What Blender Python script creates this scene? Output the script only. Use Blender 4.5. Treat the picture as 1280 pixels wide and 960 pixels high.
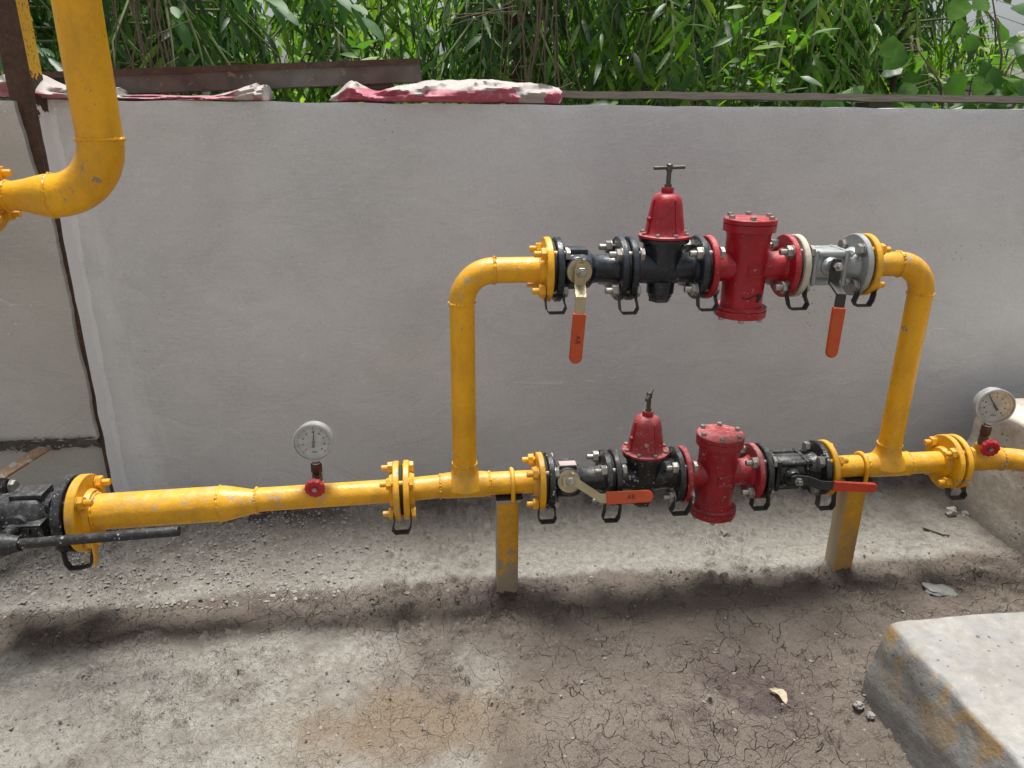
import bpy, bmesh, math, random
import numpy as np
from mathutils import Vector, Matrix, Euler, noise as mnoise

PI = math.pi
for o in list(bpy.data.objects):
    bpy.data.objects.remove(o)
scene = bpy.context.scene
C = scene.collection

# ------------------------------------------------------------------ camera
CAM_YAW, CAM_PITCH, CAM_ROLL = math.radians(6.86), math.radians(20.16), math.radians(0.467)
CAM_Z = 1.24
def cam_axes():
    cy, sy = math.cos(CAM_YAW), math.sin(CAM_YAW)
    f0 = Vector((sy, cy, 0)); r0 = Vector((cy, -sy, 0)); z = Vector((0, 0, 1))
    f = math.cos(CAM_PITCH) * f0 - math.sin(CAM_PITCH) * z
    u = math.sin(CAM_PITCH) * f0 + math.cos(CAM_PITCH) * z
    r = math.cos(CAM_ROLL) * r0 + math.sin(CAM_ROLL) * u
    uu = -math.sin(CAM_ROLL) * r0 + math.cos(CAM_ROLL) * u
    return r, uu, f
_r, _u, _f = cam_axes()
cd = bpy.data.cameras.new('camera')
cd.sensor_width = 36.0
cd.lens = 920.0 / 1280.0 * 36.0
cd.clip_start = 0.02
cd.clip_end = 500
cam = bpy.data.objects.new('camera', cd)
m3 = Matrix((_r, _u, -_f)).transposed()
cam.matrix_world = Matrix.Translation((0, 0, CAM_Z)) @ m3.to_4x4()
C.objects.link(cam)
scene.camera = cam

# ------------------------------------------------------------------ world, sun, exposure
SUN_EL, SUN_AZ = math.radians(78), math.radians(4)      # azimuth from +Y towards +X
w = bpy.data.worlds.new('World'); scene.world = w; w.use_nodes = True
nt = w.node_tree; nt.nodes.clear()
sky = nt.nodes.new('ShaderNodeTexSky'); sky.sky_type = 'NISHITA'; sky.sun_disc = False
sky.sun_elevation = SUN_EL; sky.sun_rotation = SUN_AZ
sky.air_density = 1.0; sky.dust_density = 4.0; sky.ozone_density = 1.0
hs = nt.nodes.new('ShaderNodeHueSaturation'); hs.inputs['Saturation'].default_value = 0.40
hs.inputs['Value'].default_value = 1.0
bg = nt.nodes.new('ShaderNodeBackground'); bg.inputs['Strength'].default_value = 0.085
wo = nt.nodes.new('ShaderNodeOutputWorld')
nt.links.new(sky.outputs[0], hs.inputs['Color']); nt.links.new(hs.outputs[0], bg.inputs[0])
nt.links.new(bg.outputs[0], wo.inputs[0])

sl = bpy.data.lights.new('sun', 'SUN'); sl.energy = 4.3; sl.angle = math.radians(17)
sl.color = (1.0, 0.97, 0.92)
so = bpy.data.objects.new('sun', sl); C.objects.link(so)
sunvec = Vector((math.sin(SUN_AZ) * math.cos(SUN_EL), math.cos(SUN_AZ) * math.cos(SUN_EL), math.sin(SUN_EL)))
so.rotation_euler = (-sunvec).to_track_quat('-Z', 'Y').to_euler()
so.location = (0, 0, 6)

scene.view_settings.view_transform = 'Standard'
scene.view_settings.look = 'None'
scene.view_settings.exposure = 0.58
scene.view_settings.gamma = 1.0
scene.render.engine = 'CYCLES'
scene.cycles.max_bounces = 6; scene.cycles.diffuse_bounces = 4; scene.cycles.glossy_bounces = 3
scene.cycles.transmission_bounces = 4; scene.cycles.transparent_max_bounces = 6

# ------------------------------------------------------------------ noise helpers (numpy)
def _hash(ix, iy, seed):
    n = (ix.astype(np.int64) * 374761393 + iy.astype(np.int64) * 668265263 + seed * 1274126177) & 0x7fffffff
    n = ((n ^ (n >> 13)) * 1274126177) & 0x7fffffff
    n = n ^ (n >> 16)
    return (n & 0xffff) / 65535.0
def vnoise(x, y, seed=0):
    ix = np.floor(x); iy = np.floor(y); fx = x - ix; fy = y - iy
    fx = fx * fx * fx * (fx * (fx * 6 - 15) + 10); fy = fy * fy * fy * (fy * (fy * 6 - 15) + 10)
    a = _hash(ix, iy, seed); b = _hash(ix + 1, iy, seed); c = _hash(ix, iy + 1, seed); d = _hash(ix + 1, iy + 1, seed)
    return (a * (1 - fx) + b * fx) * (1 - fy) + (c * (1 - fx) + d * fx) * fy
def fbm(x, y, octv=4, seed=0, gain=0.5):
    t = 0; a = 1; s = 0; f = 1.0
    for i in range(octv):
        t = t + a * vnoise(x * f + 17.3 * i, y * f - 9.1 * i, seed + i * 7); s += a; a *= gain; f *= 2.03
    return t / s
def sstep(a, b, x):
    t = np.clip((x - a) / (b - a), 0, 1); return t * t * (3 - 2 * t)

# ------------------------------------------------------------------ material helpers
class NT:
    def __init__(s, name):
        s.m = bpy.data.materials.new(name); s.m.use_nodes = True
        s.t = s.m.node_tree; s.t.nodes.clear()
        s.out = s.n('ShaderNodeOutputMaterial')
    def n(s, typ, **kw):
        nd = s.t.nodes.new(typ)
        for k, v in kw.items():
            if hasattr(nd, k): setattr(nd, k, v)
        return nd
    def put(s, sock, v):
        if isinstance(v, bpy.types.NodeSocket): s.t.links.new(v, sock)
        elif isinstance(v, (tuple, list)) and len(v) == 3 and sock.type == 'RGBA': sock.default_value = (*v, 1)
        else: sock.default_value = v
    def coord(s, which='Object', scale=(1, 1, 1), loc=(0, 0, 0), rot=(0, 0, 0)):
        if which == 'World':
            src = s.n('ShaderNodeNewGeometry').outputs['Position']
        elif which == 'WallPlane':
            sp = s.n('ShaderNodeSeparateXYZ'); s.put(sp.inputs[0], s.n('ShaderNodeNewGeometry').outputs['Position'])
            cb = s.n('ShaderNodeCombineXYZ'); s.put(cb.inputs[0], sp.outputs[0]); s.put(cb.inputs[1], sp.outputs[2]); src = cb.outputs[0]
        else:
            src = s.n('ShaderNodeTexCoord').outputs[which]
        mp = s.n('ShaderNodeMapping'); s.put(mp.inputs['Vector'], src)
        mp.inputs['Scale'].default_value = scale; mp.inputs['Location'].default_value = loc; mp.inputs['Rotation'].default_value = rot
        return mp.outputs[0]
    dim = '3D'
    def noise(s, vec, scale, detail=4, rough=0.55, dist=0.0, out='Fac'):
        nd = s.n('ShaderNodeTexNoise', noise_dimensions=s.dim); s.put(nd.inputs['Vector'], vec)
        nd.inputs['Scale'].default_value = scale; nd.inputs['Detail'].default_value = detail
        nd.inputs['Roughness'].default_value = rough; nd.inputs['Distortion'].default_value = dist
        return nd.outputs[out]
    def voro(s, vec, scale, feature='F1', out='Distance', rnd=1.0):
        nd = s.n('ShaderNodeTexVoronoi', feature=feature, voronoi_dimensions=s.dim); s.put(nd.inputs['Vector'], vec)
        nd.inputs['Scale'].default_value = scale; nd.inputs['Randomness'].default_value = rnd
        return nd.outputs[out]
    def ramp(s, fac, a, b, ca=0.0, cb=1.0, interp='LINEAR'):
        nd = s.n('ShaderNodeMapRange'); s.put(nd.inputs[0], fac)
        nd.interpolation_type = interp if interp != 'LINEAR' else 'LINEAR'
        nd.inputs[1].default_value = a; nd.inputs[2].default_value = b
        nd.inputs[3].default_value = ca; nd.inputs[4].default_value = cb
        return nd.outputs[0]
    def mix(s, fac, a, b, mode='MIX'):
        nd = s.n('ShaderNodeMix', data_type='RGBA', blend_type=mode)
        s.put(nd.inputs[0], fac); s.put(nd.inputs[6], a); s.put(nd.inputs[7], b)
        return nd.outputs[2]
    def math(s, op, a, b=0.0, c=0.0):
        nd = s.n('ShaderNodeMath', operation=op)
        s.put(nd.inputs[0], a); s.put(nd.inputs[1], b); s.put(nd.inputs[2], c)
        return nd.outputs[0]
    def bump(s, h, strength=0.3, dist=0.01, prev=None):
        nd = s.n('ShaderNodeBump'); s.put(nd.inputs['Height'], h)
        nd.inputs['Strength'].default_value = strength; nd.inputs['Distance'].default_value = dist
        if prev is not None: s.put(nd.inputs['Normal'], prev)
        return nd.outputs[0]
    def attr(s, name, out='Fac'):
        nd = s.n('ShaderNodeAttribute'); nd.attribute_name = name
        return nd.outputs[out]
    def bsdf(s, **kw):
        b = s.n('ShaderNodeBsdfPrincipled')
        for k, v in kw.items(): s.put(b.inputs[k.replace('_', ' ')], v)
        return b.outputs[0]
    def finish(s, sh):
        s.t.links.new(sh, s.out.inputs[0]); return s.m

M = {}

def paint(name, col, col2=None, rough=0.42, spec=0.4, dust=0.35, dustcol=(0.33, 0.31, 0.27), chip=0.0, chipcol=(0.22, 0.22, 0.24), splat=0.0, metallic=0.0, scale=1.0, coat=0.0):
    """gloss paint on cast iron with brush marks, dust settled on upward faces, chips and cement splatter"""
    s = NT(name); v = s.coord('World')
    base = s.mix(s.ramp(s.noise(v, 14 * scale, 5), 0.35, 0.7), col, col2 or tuple(c * 0.8 for c in col))
    # dust on top faces
    geo = s.n('ShaderNodeNewGeometry'); sx = s.n('ShaderNodeSeparateXYZ'); s.put(sx.inputs[0], geo.outputs['Normal'])
    up = s.ramp(sx.outputs['Z'], 0.1, 0.95)
    nz = s.ramp(s.noise(v, 60 * scale, 6, 0.7), 0.42, 0.66)
    film = s.ramp(s.noise(v, 9 * scale, 4), 0.3, 0.75)
    df = s.math('MULTIPLY', s.math('MULTIPLY_ADD', up, 0.92, 0.06), s.math('MULTIPLY_ADD', nz, 0.6, s.math('MULTIPLY', film, 0.4)))
    df = s.math('MULTIPLY', df, dust)
    c = s.mix(df, base, dustcol)
    rg = s.math('MULTIPLY_ADD', df, 0.5, rough)
    if chip > 0:
        ch = s.ramp(s.math('ADD', s.noise(v, 31 * scale, 5, 0.72), s.math('MULTIPLY', s.noise(v, 190 * scale, 3), 0.22)), 0.87 - chip, 0.885 - chip)
        pin = s.math('GREATER_THAN', s.noise(s.coord('World', (1, 1, 1), (8, 3, 2)), 150 * scale, 3, 0.6), 0.715 - chip * 0.35)
        ch = s.math('MAXIMUM', ch, s.math('MULTIPLY', pin, 0.7))
        grime = s.ramp(s.noise(s.coord('World', (1, 1, 0.5), (1, 9, 4)), 17 * scale, 6, 0.7), 0.42, 0.70, 0, 0.6)
        c = s.mix(s.math('MULTIPLY', grime, min(1.0, chip * 7)), c, tuple(x * 0.42 + 0.02 for x in col))
        c = s.mix(ch, c, chipcol); rg = s.math('MULTIPLY_ADD', ch, 0.3, rg)
    if splat > 0:
        d = s.voro(s.coord('World', (1, 1, 1), (3.3, 0, 1.7)), 95 * scale)
        big = s.ramp(s.noise(v, 22 * scale, 3, 0.7), 0.50, 0.66)
        sp = s.math('MULTIPLY', s.math('LESS_THAN', d, s.math('MULTIPLY', big, 0.30 * splat)), 0.85)
        fine = s.math('GREATER_THAN', s.noise(v, 210 * scale, 3, 0.6), 0.735 - 0.06 * splat)
        sp = s.math('MAXIMUM', sp, s.math('MULTIPLY', fine, 0.55))
        c = s.mix(sp, c, (0.42, 0.42, 0.40)); rg = s.math('MULTIPLY_ADD', sp, 0.3, rg)
    b = s.bump(s.noise(v, 75 * scale, 4, 0.6), 0.32, 0.005)
    b = s.bump(s.noise(v, 420 * scale, 2), 0.12, 0.001, b)
    return s.finish(s.bsdf(Base_Color=c, Roughness=rg, Metallic=metallic, Normal=b, Specular_IOR_Level=spec))

M['yellow'] = paint('yellow paint', (0.78, 0.400, 0.002), (0.68, 0.325, 0.002), rough=0.31, dust=0.48, chip=0.155, chipcol=(0.36, 0.30, 0.22))
M['yellow_clean'] = paint('glossy yellow paint', (0.80, 0.405, 0.002), (0.71, 0.335, 0.002), rough=0.34, dust=0.06, chip=0.115, chipcol=(0.24, 0.20, 0.18))
def mk_post():
    s = NT('worn yellow paint on post'); v = s.coord('World')
    sp = s.n('ShaderNodeSeparateXYZ'); s.put(sp.inputs[0], s.n('ShaderNodeNewGeometry').outputs['Position'])
    n = s.noise(v, 26, 6, 0.72); n2 = s.noise(v, 120, 4, 0.7)
    c = s.mix(s.ramp(n, 0.35, 0.7), (0.60, 0.31, 0.010), (0.40, 0.20, 0.015))
    wear = s.ramp(s.math('ADD', s.math('MULTIPLY', sp.outputs['Z'], -1.0), s.math('ADD', s.math('MULTIPLY', s.math('SUBTRACT', n, 0.5), 0.50), s.math('MULTIPLY', s.math('SUBTRACT', n2, 0.5), 0.16))), -0.135, -0.105)
    wear = s.math('MULTIPLY', wear, s.ramp(sp.outputs['X'], 0.3, 0.9, 0.85, 0.35))
    c = s.mix(wear, c, s.mix(n2, (0.17, 0.15, 0.125), (0.32, 0.30, 0.26)))
    c = s.mix(s.ramp(n2, 0.58, 0.75, 0, 0.5), c, (0.12, 0.10, 0.08))
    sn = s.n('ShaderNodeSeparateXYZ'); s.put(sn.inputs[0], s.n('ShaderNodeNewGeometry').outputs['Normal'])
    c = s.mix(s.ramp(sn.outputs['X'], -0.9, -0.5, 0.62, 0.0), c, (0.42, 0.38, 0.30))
    return s.finish(s.bsdf(Base_Color=c, Roughness=0.6, Normal=s.bump(n2, 0.3, 0.002)))
M['yellow_old'] = mk_post()
M['red'] = paint('red enamel', (0.37, 0.002, 0.013), (0.26, 0.001, 0.008), rough=0.34, dust=0.42, dustcol=(0.62, 0.42, 0.42), chip=0.045, chipcol=(0.45, 0.4, 0.38), splat=0.18)
M['red_dusty'] = paint('dusty red enamel', (0.34, 0.005, 0.014), (0.24, 0.004, 0.010), rough=0.42, dust=0.62, dustcol=(0.55, 0.38, 0.37), chip=0.12, chipcol=(0.30, 0.26, 0.24), splat=0.6)
M['black'] = paint('blue black enamel', (0.008, 0.010, 0.015), (0.013, 0.017, 0.024), rough=0.27, dust=0.30, dustcol=(0.30, 0.36, 0.42), chip=0.03, chipcol=(0.2, 0.19, 0.17), splat=0.16)
M['black_dusty'] = paint('dusty black enamel', (0.009, 0.010, 0.011), (0.016, 0.017, 0.019), rough=0.31, dust=0.34, dustcol=(0.36, 0.37, 0.37), chip=0.05, chipcol=(0.2, 0.17, 0.14), splat=1.25)
M['grey'] = paint('silver grey paint', (0.36, 0.38, 0.38), (0.28, 0.30, 0.30), rough=0.38, dust=0.25, dustcol=(0.55, 0.55, 0.53), metallic=0.35, splat=0.1)
M['cream'] = paint('cream paint', (0.55, 0.50, 0.40), (0.48, 0.44, 0.36), rough=0.5, dust=0.3, chip=0.1)
M['steel'] = paint('dusty zinc steel', (0.40, 0.39, 0.36), (0.28, 0.27, 0.25), rough=0.38, dust=0.3, metallic=0.75, chip=0.1, chipcol=(0.16, 0.10, 0.06))
M['steel_dark'] = paint('dark blued steel', (0.055, 0.05, 0.045), (0.10, 0.09, 0.075), rough=0.4, dust=0.4, metallic=0.5)
M['strap'] = paint('black jumper strip', (0.018, 0.018, 0.018), (0.03, 0.03, 0.03), rough=0.5, dust=0.2)
M['rubber'] = paint('black rubber', (0.012, 0.012, 0.012), None, rough=0.75, dust=0.15)
M['orange'] = paint('orange plastic sleeve', (0.50, 0.070, 0.010), (0.42, 0.055, 0.010), rough=0.5, dust=0.22, dustcol=(0.5, 0.3, 0.22), chip=0.04, chipcol=(0.30, 0.12, 0.07))
M['orange_red'] = paint('red orange plastic sleeve', (0.52, 0.045, 0.012), (0.44, 0.035, 0.012), rough=0.45, dust=0.3, dustcol=(0.6, 0.35, 0.28))
M['lever_zinc'] = paint('yellow zinc plated lever', (0.42, 0.36, 0.24), (0.33, 0.27, 0.15), rough=0.35, dust=0.3, metallic=0.6)
M['knob'] = paint('red plastic knob', (0.42, 0.012, 0.022), (0.36, 0.01, 0.018), rough=0.35, dust=0.35, dustcol=(0.6, 0.4, 0.4))
M['brown_fitting'] = paint('dark red brown fitting', (0.060, 0.014, 0.012), (0.035, 0.01, 0.01), rough=0.4, dust=0.25)
M['gauge_case'] = paint('dusty stainless case', (0.52, 0.53, 0.53), (0.44, 0.45, 0.45), rough=0.3, dust=0.5, dustcol=(0.6, 0.6, 0.57), metallic=0.7, splat=0.35)
M['ink'] = paint('black ink', (0.02, 0.02, 0.022), None, rough=0.6, dust=0.0)
M['pink_plate'] = paint('faded name plate', (0.50, 0.40, 0.38), (0.45, 0.36, 0.35), rough=0.4, dust=0.5)

def mk_dial():
    s = NT('gauge dial'); v = s.coord('Object')
    c = s.mix(s.ramp(s.noise(v, 40, 4), 0.35, 0.7), (0.50, 0.50, 0.49), (0.42, 0.42, 0.42))
    return s.finish(s.bsdf(Base_Color=c, Roughness=0.6))
M['dial'] = mk_dial()
def mk_glass():
    s = NT('dusty gauge glass'); v = s.coord('World')
    g = s.n('ShaderNodeBsdfGlossy'); g.inputs['Roughness'].default_value = 0.06; s.put(g.inputs['Color'], (0.9, 0.9, 0.9))
    t = s.n('ShaderNodeBsdfTransparent')
    d = s.n('ShaderNodeBsdfDiffuse'); s.put(d.inputs['Color'], (0.36, 0.36, 0.35))
    a = s.n('ShaderNodeMixShader'); s.put(a.inputs[0], 0.06); s.put(a.inputs[1], t.outputs[0]); s.put(a.inputs[2], g.outputs[0])
    b = s.n('ShaderNodeMixShader'); s.put(b.inputs[0], s.ramp(s.noise(v, 45, 5), 0.4, 0.72, 0.03, 0.16)); s.put(b.inputs[1], a.outputs[0]); s.put(b.inputs[2], d.outputs[0])
    return s.finish(b.outputs[0])
M['glass'] = mk_glass()

def mk_wall(name, col, col2, white=False):
    s = NT(name); s.dim = '2D'
    def wc(sc=(1, 1), loc=(0, 0), deg=0.0): return s.coord('WallPlane', (sc[0], sc[1], 1), (loc[0], loc[1], 0), (0, 0, math.radians(deg)))
    v = wc()
    st = wc((2.4, 3.6), deg=14); st2 = wc((6, 19), deg=-11); st3 = wc((9, 24), deg=17)
    big = s.noise(v, 1.9, 3); mid = s.noise(st, 2.2, 5, 0.62, 1.2)
    sel = s.ramp(s.noise(wc((1, 1), (7, 7)), 2.6, 2), 0.42, 0.58)
    sa = s.noise(st2, 5.0, 4, 0.75, 1.4); sb = s.noise(st3, 4.0, 4, 0.75, 1.6)
    streak = s.math('ADD', s.math('MULTIPLY', sa, sel), s.math('MULTIPLY', sb, s.math('SUBTRACT', 1.0, sel)))
    grain = s.noise(v, 130, 3, 0.75)
    c = s.mix(s.ramp(big, 0.3, 0.7), col, col2)
    c = s.mix(s.ramp(streak, 0.48, 0.78, 0, 0.30), c, tuple(min(1, x * 1.25) for x in col))
    c = s.mix(s.ramp(streak, 0.22, 0.46, 0.40, 0), c, tuple(x * 0.70 for x in col))
    c = s.mix(s.ramp(mid, 0.48, 0.75, 0, 0.20), c, tuple(x * 0.72 for x in col))
    c = s.mix(s.ramp(grain, 0.3, 0.5, 0.25, 0), c, tuple(x * 0.6 for x in col))
    d = s.voro(v, 21); zone = s.ramp(big, 0.55, 0.75, 0.0, 0.055)
    dark = s.math('MULTIPLY', s.math('LESS_THAN', d, zone), 0.65); c = s.mix(dark, c, (0.10, 0.10, 0.10))
    d2 = s.voro(wc((1.7, 1), (5, 2)), 17); pale = s.math('MULTIPLY', s.math('LESS_THAN', d2, s.ramp(mid, 0.52, 0.72, 0.0, 0.07)), 0.6); c = s.mix(pale, c, (0.72, 0.72, 0.70))
    # trowel scratches: thin broken light lines
    sc1 = s.math('ABSOLUTE', s.math('SUBTRACT', s.noise(wc((1.1, 10), (2, 8), 8), 2.2, 2, 0.5, 0.6), 0.5))
    scr = s.math('MULTIPLY', s.ramp(sc1, 0.0, 0.006, 1, 0), s.ramp(s.noise(wc((1, 1), (3, 1)), 6, 3), 0.50, 0.62))
    c = s.mix(s.math('MULTIPLY', scr, 0.6), c, (0.78, 0.78, 0.77))
    if white:   # fresh white paint lapped on from the steel post
        sx = s.n('ShaderNodeSeparateXYZ'); s.put(sx.inputs[0], s.n('ShaderNodeNewGeometry').outputs['Position'])
        wob = s.math('MULTIPLY_ADD', s.noise(wc((3, 1)), 9, 5, 0.7), 0.16, -0.08)
        xx = s.math('ADD', sx.outputs['X'], wob)
        low = s.ramp(sx.outputs['Z'], 0.2, 1.15, 0.055, -0.02)
        soft = s.math('MULTIPLY', s.ramp(s.math('SUBTRACT', xx, low), -0.945, -0.87, 1.0, 0.0), 0.42)
        crisp = s.ramp(s.math('ADD', sx.outputs['X'], s.math('MULTIPLY', wob, 0.16)), -0.957, -0.953, 1.0, 0.0)
        mk = s.math('MAXIMUM', crisp, soft)
        c = s.mix(s.math('MULTIPLY', mk, 0.95), c, (0.82, 0.85, 0.88))
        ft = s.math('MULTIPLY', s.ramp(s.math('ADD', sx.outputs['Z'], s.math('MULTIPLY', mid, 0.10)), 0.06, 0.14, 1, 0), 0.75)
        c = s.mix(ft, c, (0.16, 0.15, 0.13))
    patch = s.ramp(s.noise(wc((1, 1.4), (11, 4)), 2.2, 3), 0.40, 0.62, 0.15, 1.0)
    h = s.math('ADD', s.math('MULTIPLY', mid, 1.3), s.math('MULTIPLY', s.math('MULTIPLY', streak, patch), 0.75))
    h = s.math('ADD', h, s.math('MULTIPLY', grain, 0.22)); h = s.math('ADD', h, s.math('MULTIPLY', scr, 0.25))
    h = s.math('SUBTRACT', h, s.math('MULTIPLY', dark, 0.25))
    b = s.bump(h, 0.48, 0.011)
    return s.finish(s.bsdf(Base_Color=c, Roughness=0.5, Normal=b, Specular_IOR_Level=0.45))
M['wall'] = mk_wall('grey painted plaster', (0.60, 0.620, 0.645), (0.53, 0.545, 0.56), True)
M['panel'] = mk_wall('grey cement render', (0.48, 0.470, 0.45), (0.41, 0.400, 0.378))

def mk_concrete(name, col, col2, yellow=0.0, scale=1.0):
    s = NT(name); v = s.coord('World')
    n1 = s.noise(v, 6 * scale, 6, 0.65); n2 = s.noise(v, 38 * scale, 6, 0.7)
    c = s.mix(s.ramp(n1, 0.3, 0.7), col, col2)
    c = s.mix(s.ramp(n2, 0.45, 0.72, 0, 0.65), c, tuple(x * 0.55 for x in col))
    c = s.mix(s.ramp(n2, 0.28, 0.42, 0.5, 0), c, tuple(min(1, x * 1.4) for x in col))
    d = s.voro(v, 55 * scale); c = s.mix(s.math('MULTIPLY', s.math('LESS_THAN', d, s.ramp(s.noise(v, 9, 2), 0.36, 0.66, 0, 0.23)), 0.8), c, (0.07, 0.065, 0.06))
    if yellow > 0:
        geo = s.n('ShaderNodeNewGeometry'); sx = s.n('ShaderNodeSeparateXYZ'); s.put(sx.inputs[0], geo.outputs['Normal'])
        side = s.ramp(sx.outputs['Z'], 0.3, 0.8, 1, 0.08)
        pz = s.n('ShaderNodeSeparateXYZ'); s.put(pz.inputs[0], geo.outputs['Position'])
        hi = s.ramp(pz.outputs['Z'], 0.05, 0.17, 0.0, 1.0)
        k = s.ramp(s.math('ADD', s.noise(s.coord('World', (1, 1, 0.6)), 13, 5, 0.65), s.math('MULTIPLY', s.noise(v, 70, 3), 0.15)), 0.52, 0.63)
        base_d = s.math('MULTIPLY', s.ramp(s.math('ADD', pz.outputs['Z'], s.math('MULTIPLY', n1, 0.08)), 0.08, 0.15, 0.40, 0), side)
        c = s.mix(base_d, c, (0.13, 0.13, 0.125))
        c = s.mix(s.math('MULTIPLY', s.math('MULTIPLY', k, side), s.math('MULTIPLY', hi, yellow)), c, (0.40, 0.23, 0.04))
    b = s.bump(n1, 0.5, 0.02); b = s.bump(n2, 0.45, 0.005, b); b = s.bump(s.noise(v, 230, 3), 0.3, 0.0015, b)
    return s.finish(s.bsdf(Base_Color=c, Roughness=0.85, Normal=b))
M['concrete'] = mk_concrete('pale worn concrete', (0.29, 0.288, 0.276), (0.20, 0.198, 0.19), 0.62)
M['concrete2'] = mk_concrete('dusty concrete plinth', (0.60, 0.56, 0.49), (0.50, 0.45, 0.38), 0.15)
M['rubble'] = mk_concrete('dark crumbly mortar', (0.14, 0.13, 0.115), (0.09, 0.085, 0.075), 0, 2.0)
M['stone'] = mk_concrete('grey stone', (0.26, 0.27, 0.25), (0.20, 0.205, 0.19), 0, 3.0)
M['cement_lump'] = mk_concrete('grey cement lump', (0.34, 0.33, 0.31), (0.28, 0.27, 0.25), 0, 3.0)
M['clod'] = mk_concrete('dry soil crumbs', (0.23, 0.205, 0.17), (0.30, 0.28, 0.25), 0, 3.0)
M['far_wall'] = mk_concrete('white washed wall', (0.72, 0.70, 0.68), (0.66, 0.64, 0.62))

def mk_rust(name, post=False):
    s = NT(name); v = s.coord('World')
    n = s.noise(v, 28, 6, 0.7); n2 = s.noise(v, 120, 4, 0.7)
    c = s.mix(s.ramp(n, 0.35, 0.7), (0.045, 0.026, 0.018), (0.095, 0.05, 0.032))
    c = s.mix(s.ramp(n2, 0.52, 0.75, 0, 0.6), c, (0.16, 0.10, 0.07))
    if post:
        geo = s.n('ShaderNodeNewGeometry'); sp = s.n('ShaderNodeSeparateXYZ'); s.put(sp.inputs[0], geo.outputs['Position'])
        sn = s.n('ShaderNodeSeparateXYZ'); s.put(sn.inputs[0], geo.outputs['Normal'])
        right = s.math('GREATER_THAN', sn.outputs['X'], 0.6)
        wob = s.math('MULTIPLY_ADD', s.noise(v, 26, 5, 0.7), 0.16, -0.08)
        z = s.math('ADD', sp.outputs['Z'], wob)
        yl = s.math('MULTIPLY', s.math('GREATER_THAN', z, 1.33), s.math('LESS_THAN', n2, 0.60))
        c = s.mix(s.math('MULTIPLY', yl, right), c, (0.62, 0.36, 0.02))
        wh = s.math('LESS_THAN', z, 1.235)
        c = s.mix(s.math('MULTIPLY', wh, right), c, (0.86, 0.88, 0.90))
    b = s.bump(n, 0.5, 0.004); b = s.bump(n2, 0.4, 0.0015, b)
    return s.finish(s.bsdf(Base_Color=c, Roughness=0.75, Metallic=0.1, Normal=b))
M['rust'] = mk_rust('rusted steel')
M['beam'] = paint('weathered brown channel', (0.150, 0.130, 0.112), (0.070, 0.058, 0.050), rough=0.75, dust=0.35, dustcol=(0.3, 0.25, 0.2), chip=0.12, chipcol=(0.24, 0.20, 0.16))
M['rust_post'] = mk_rust('rusted and painted steel angle', True)
M['rust_orange'] = paint('orange rusted bar', (0.36, 0.17, 0.06), (0.28, 0.15, 0.08), rough=0.7, dust=0.7, dustcol=(0.5, 0.46, 0.4), chip=0.20, chipcol=(0.45, 0.42, 0.37))

def mk_wood():
    s = NT('weathered plank'); v = s.coord('World', (3, 40, 40))
    n = s.noise(v, 4, 6, 0.65)
    c = s.mix(s.ramp(n, 0.3, 0.7), (0.11, 0.09, 0.07), (0.21, 0.185, 0.155))
    return s.finish(s.bsdf(Base_Color=c, Roughness=0.85, Normal=s.bump(n, 0.5, 0.004)))
M['wood'] = mk_wood()

def mk_tarp(name, ph):
    s = NT(name); v = s.coord('World')
    u = s.attr('band')
    n = s.noise(v, 7, 4)
    k = s.math('ADD', u, s.math('MULTIPLY', s.math('SUBTRACT', n, 0.5), 0.12))
    red = s.ramp(k, 0.47, 0.49)
    c = s.mix(red, (0.44, 0.40, 0.375), (0.44, 0.09, 0.14) if ph == 0 else (0.44, 0.17, 0.21))
    c = s.mix(s.ramp(s.noise(v, 60, 6, 0.7), 0.5, 0.72, 0, 0.45), c, (0.62, 0.5, 0.48))
    c = s.mix(s.ramp(s.noise(v, 19, 6, 0.8), 0.58, 0.72, 0, 0.6), c, (0.15, 0.13, 0.11))
    wv = s.n('ShaderNodeTexWave'); wv.inputs['Scale'].default_value = 260; s.put(wv.inputs['Vector'], v)
    b = s.bump(s.noise(v, 40, 5, 0.65), 0.45, 0.006); b = s.bump(wv.outputs['Fac'], 0.1, 0.0008, b)
    dif = s.bsdf(Base_Color=c, Roughness=0.55, Normal=b)
    tr = s.n('ShaderNodeBsdfTranslucent'); s.put(tr.inputs['Color'], c)
    mx = s.n('ShaderNodeMixShader'); mx.inputs[0].default_value = 0.18
    s.put(mx.inputs[1], dif); s.put(mx.inputs[2], tr.outputs[0])
    return s.finish(mx.outputs[0])
M['tarp'] = mk_tarp('red and white woven sack', 0.0)
M['tarp2'] = mk_tarp('faded pink woven sack', 0.35)

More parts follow.
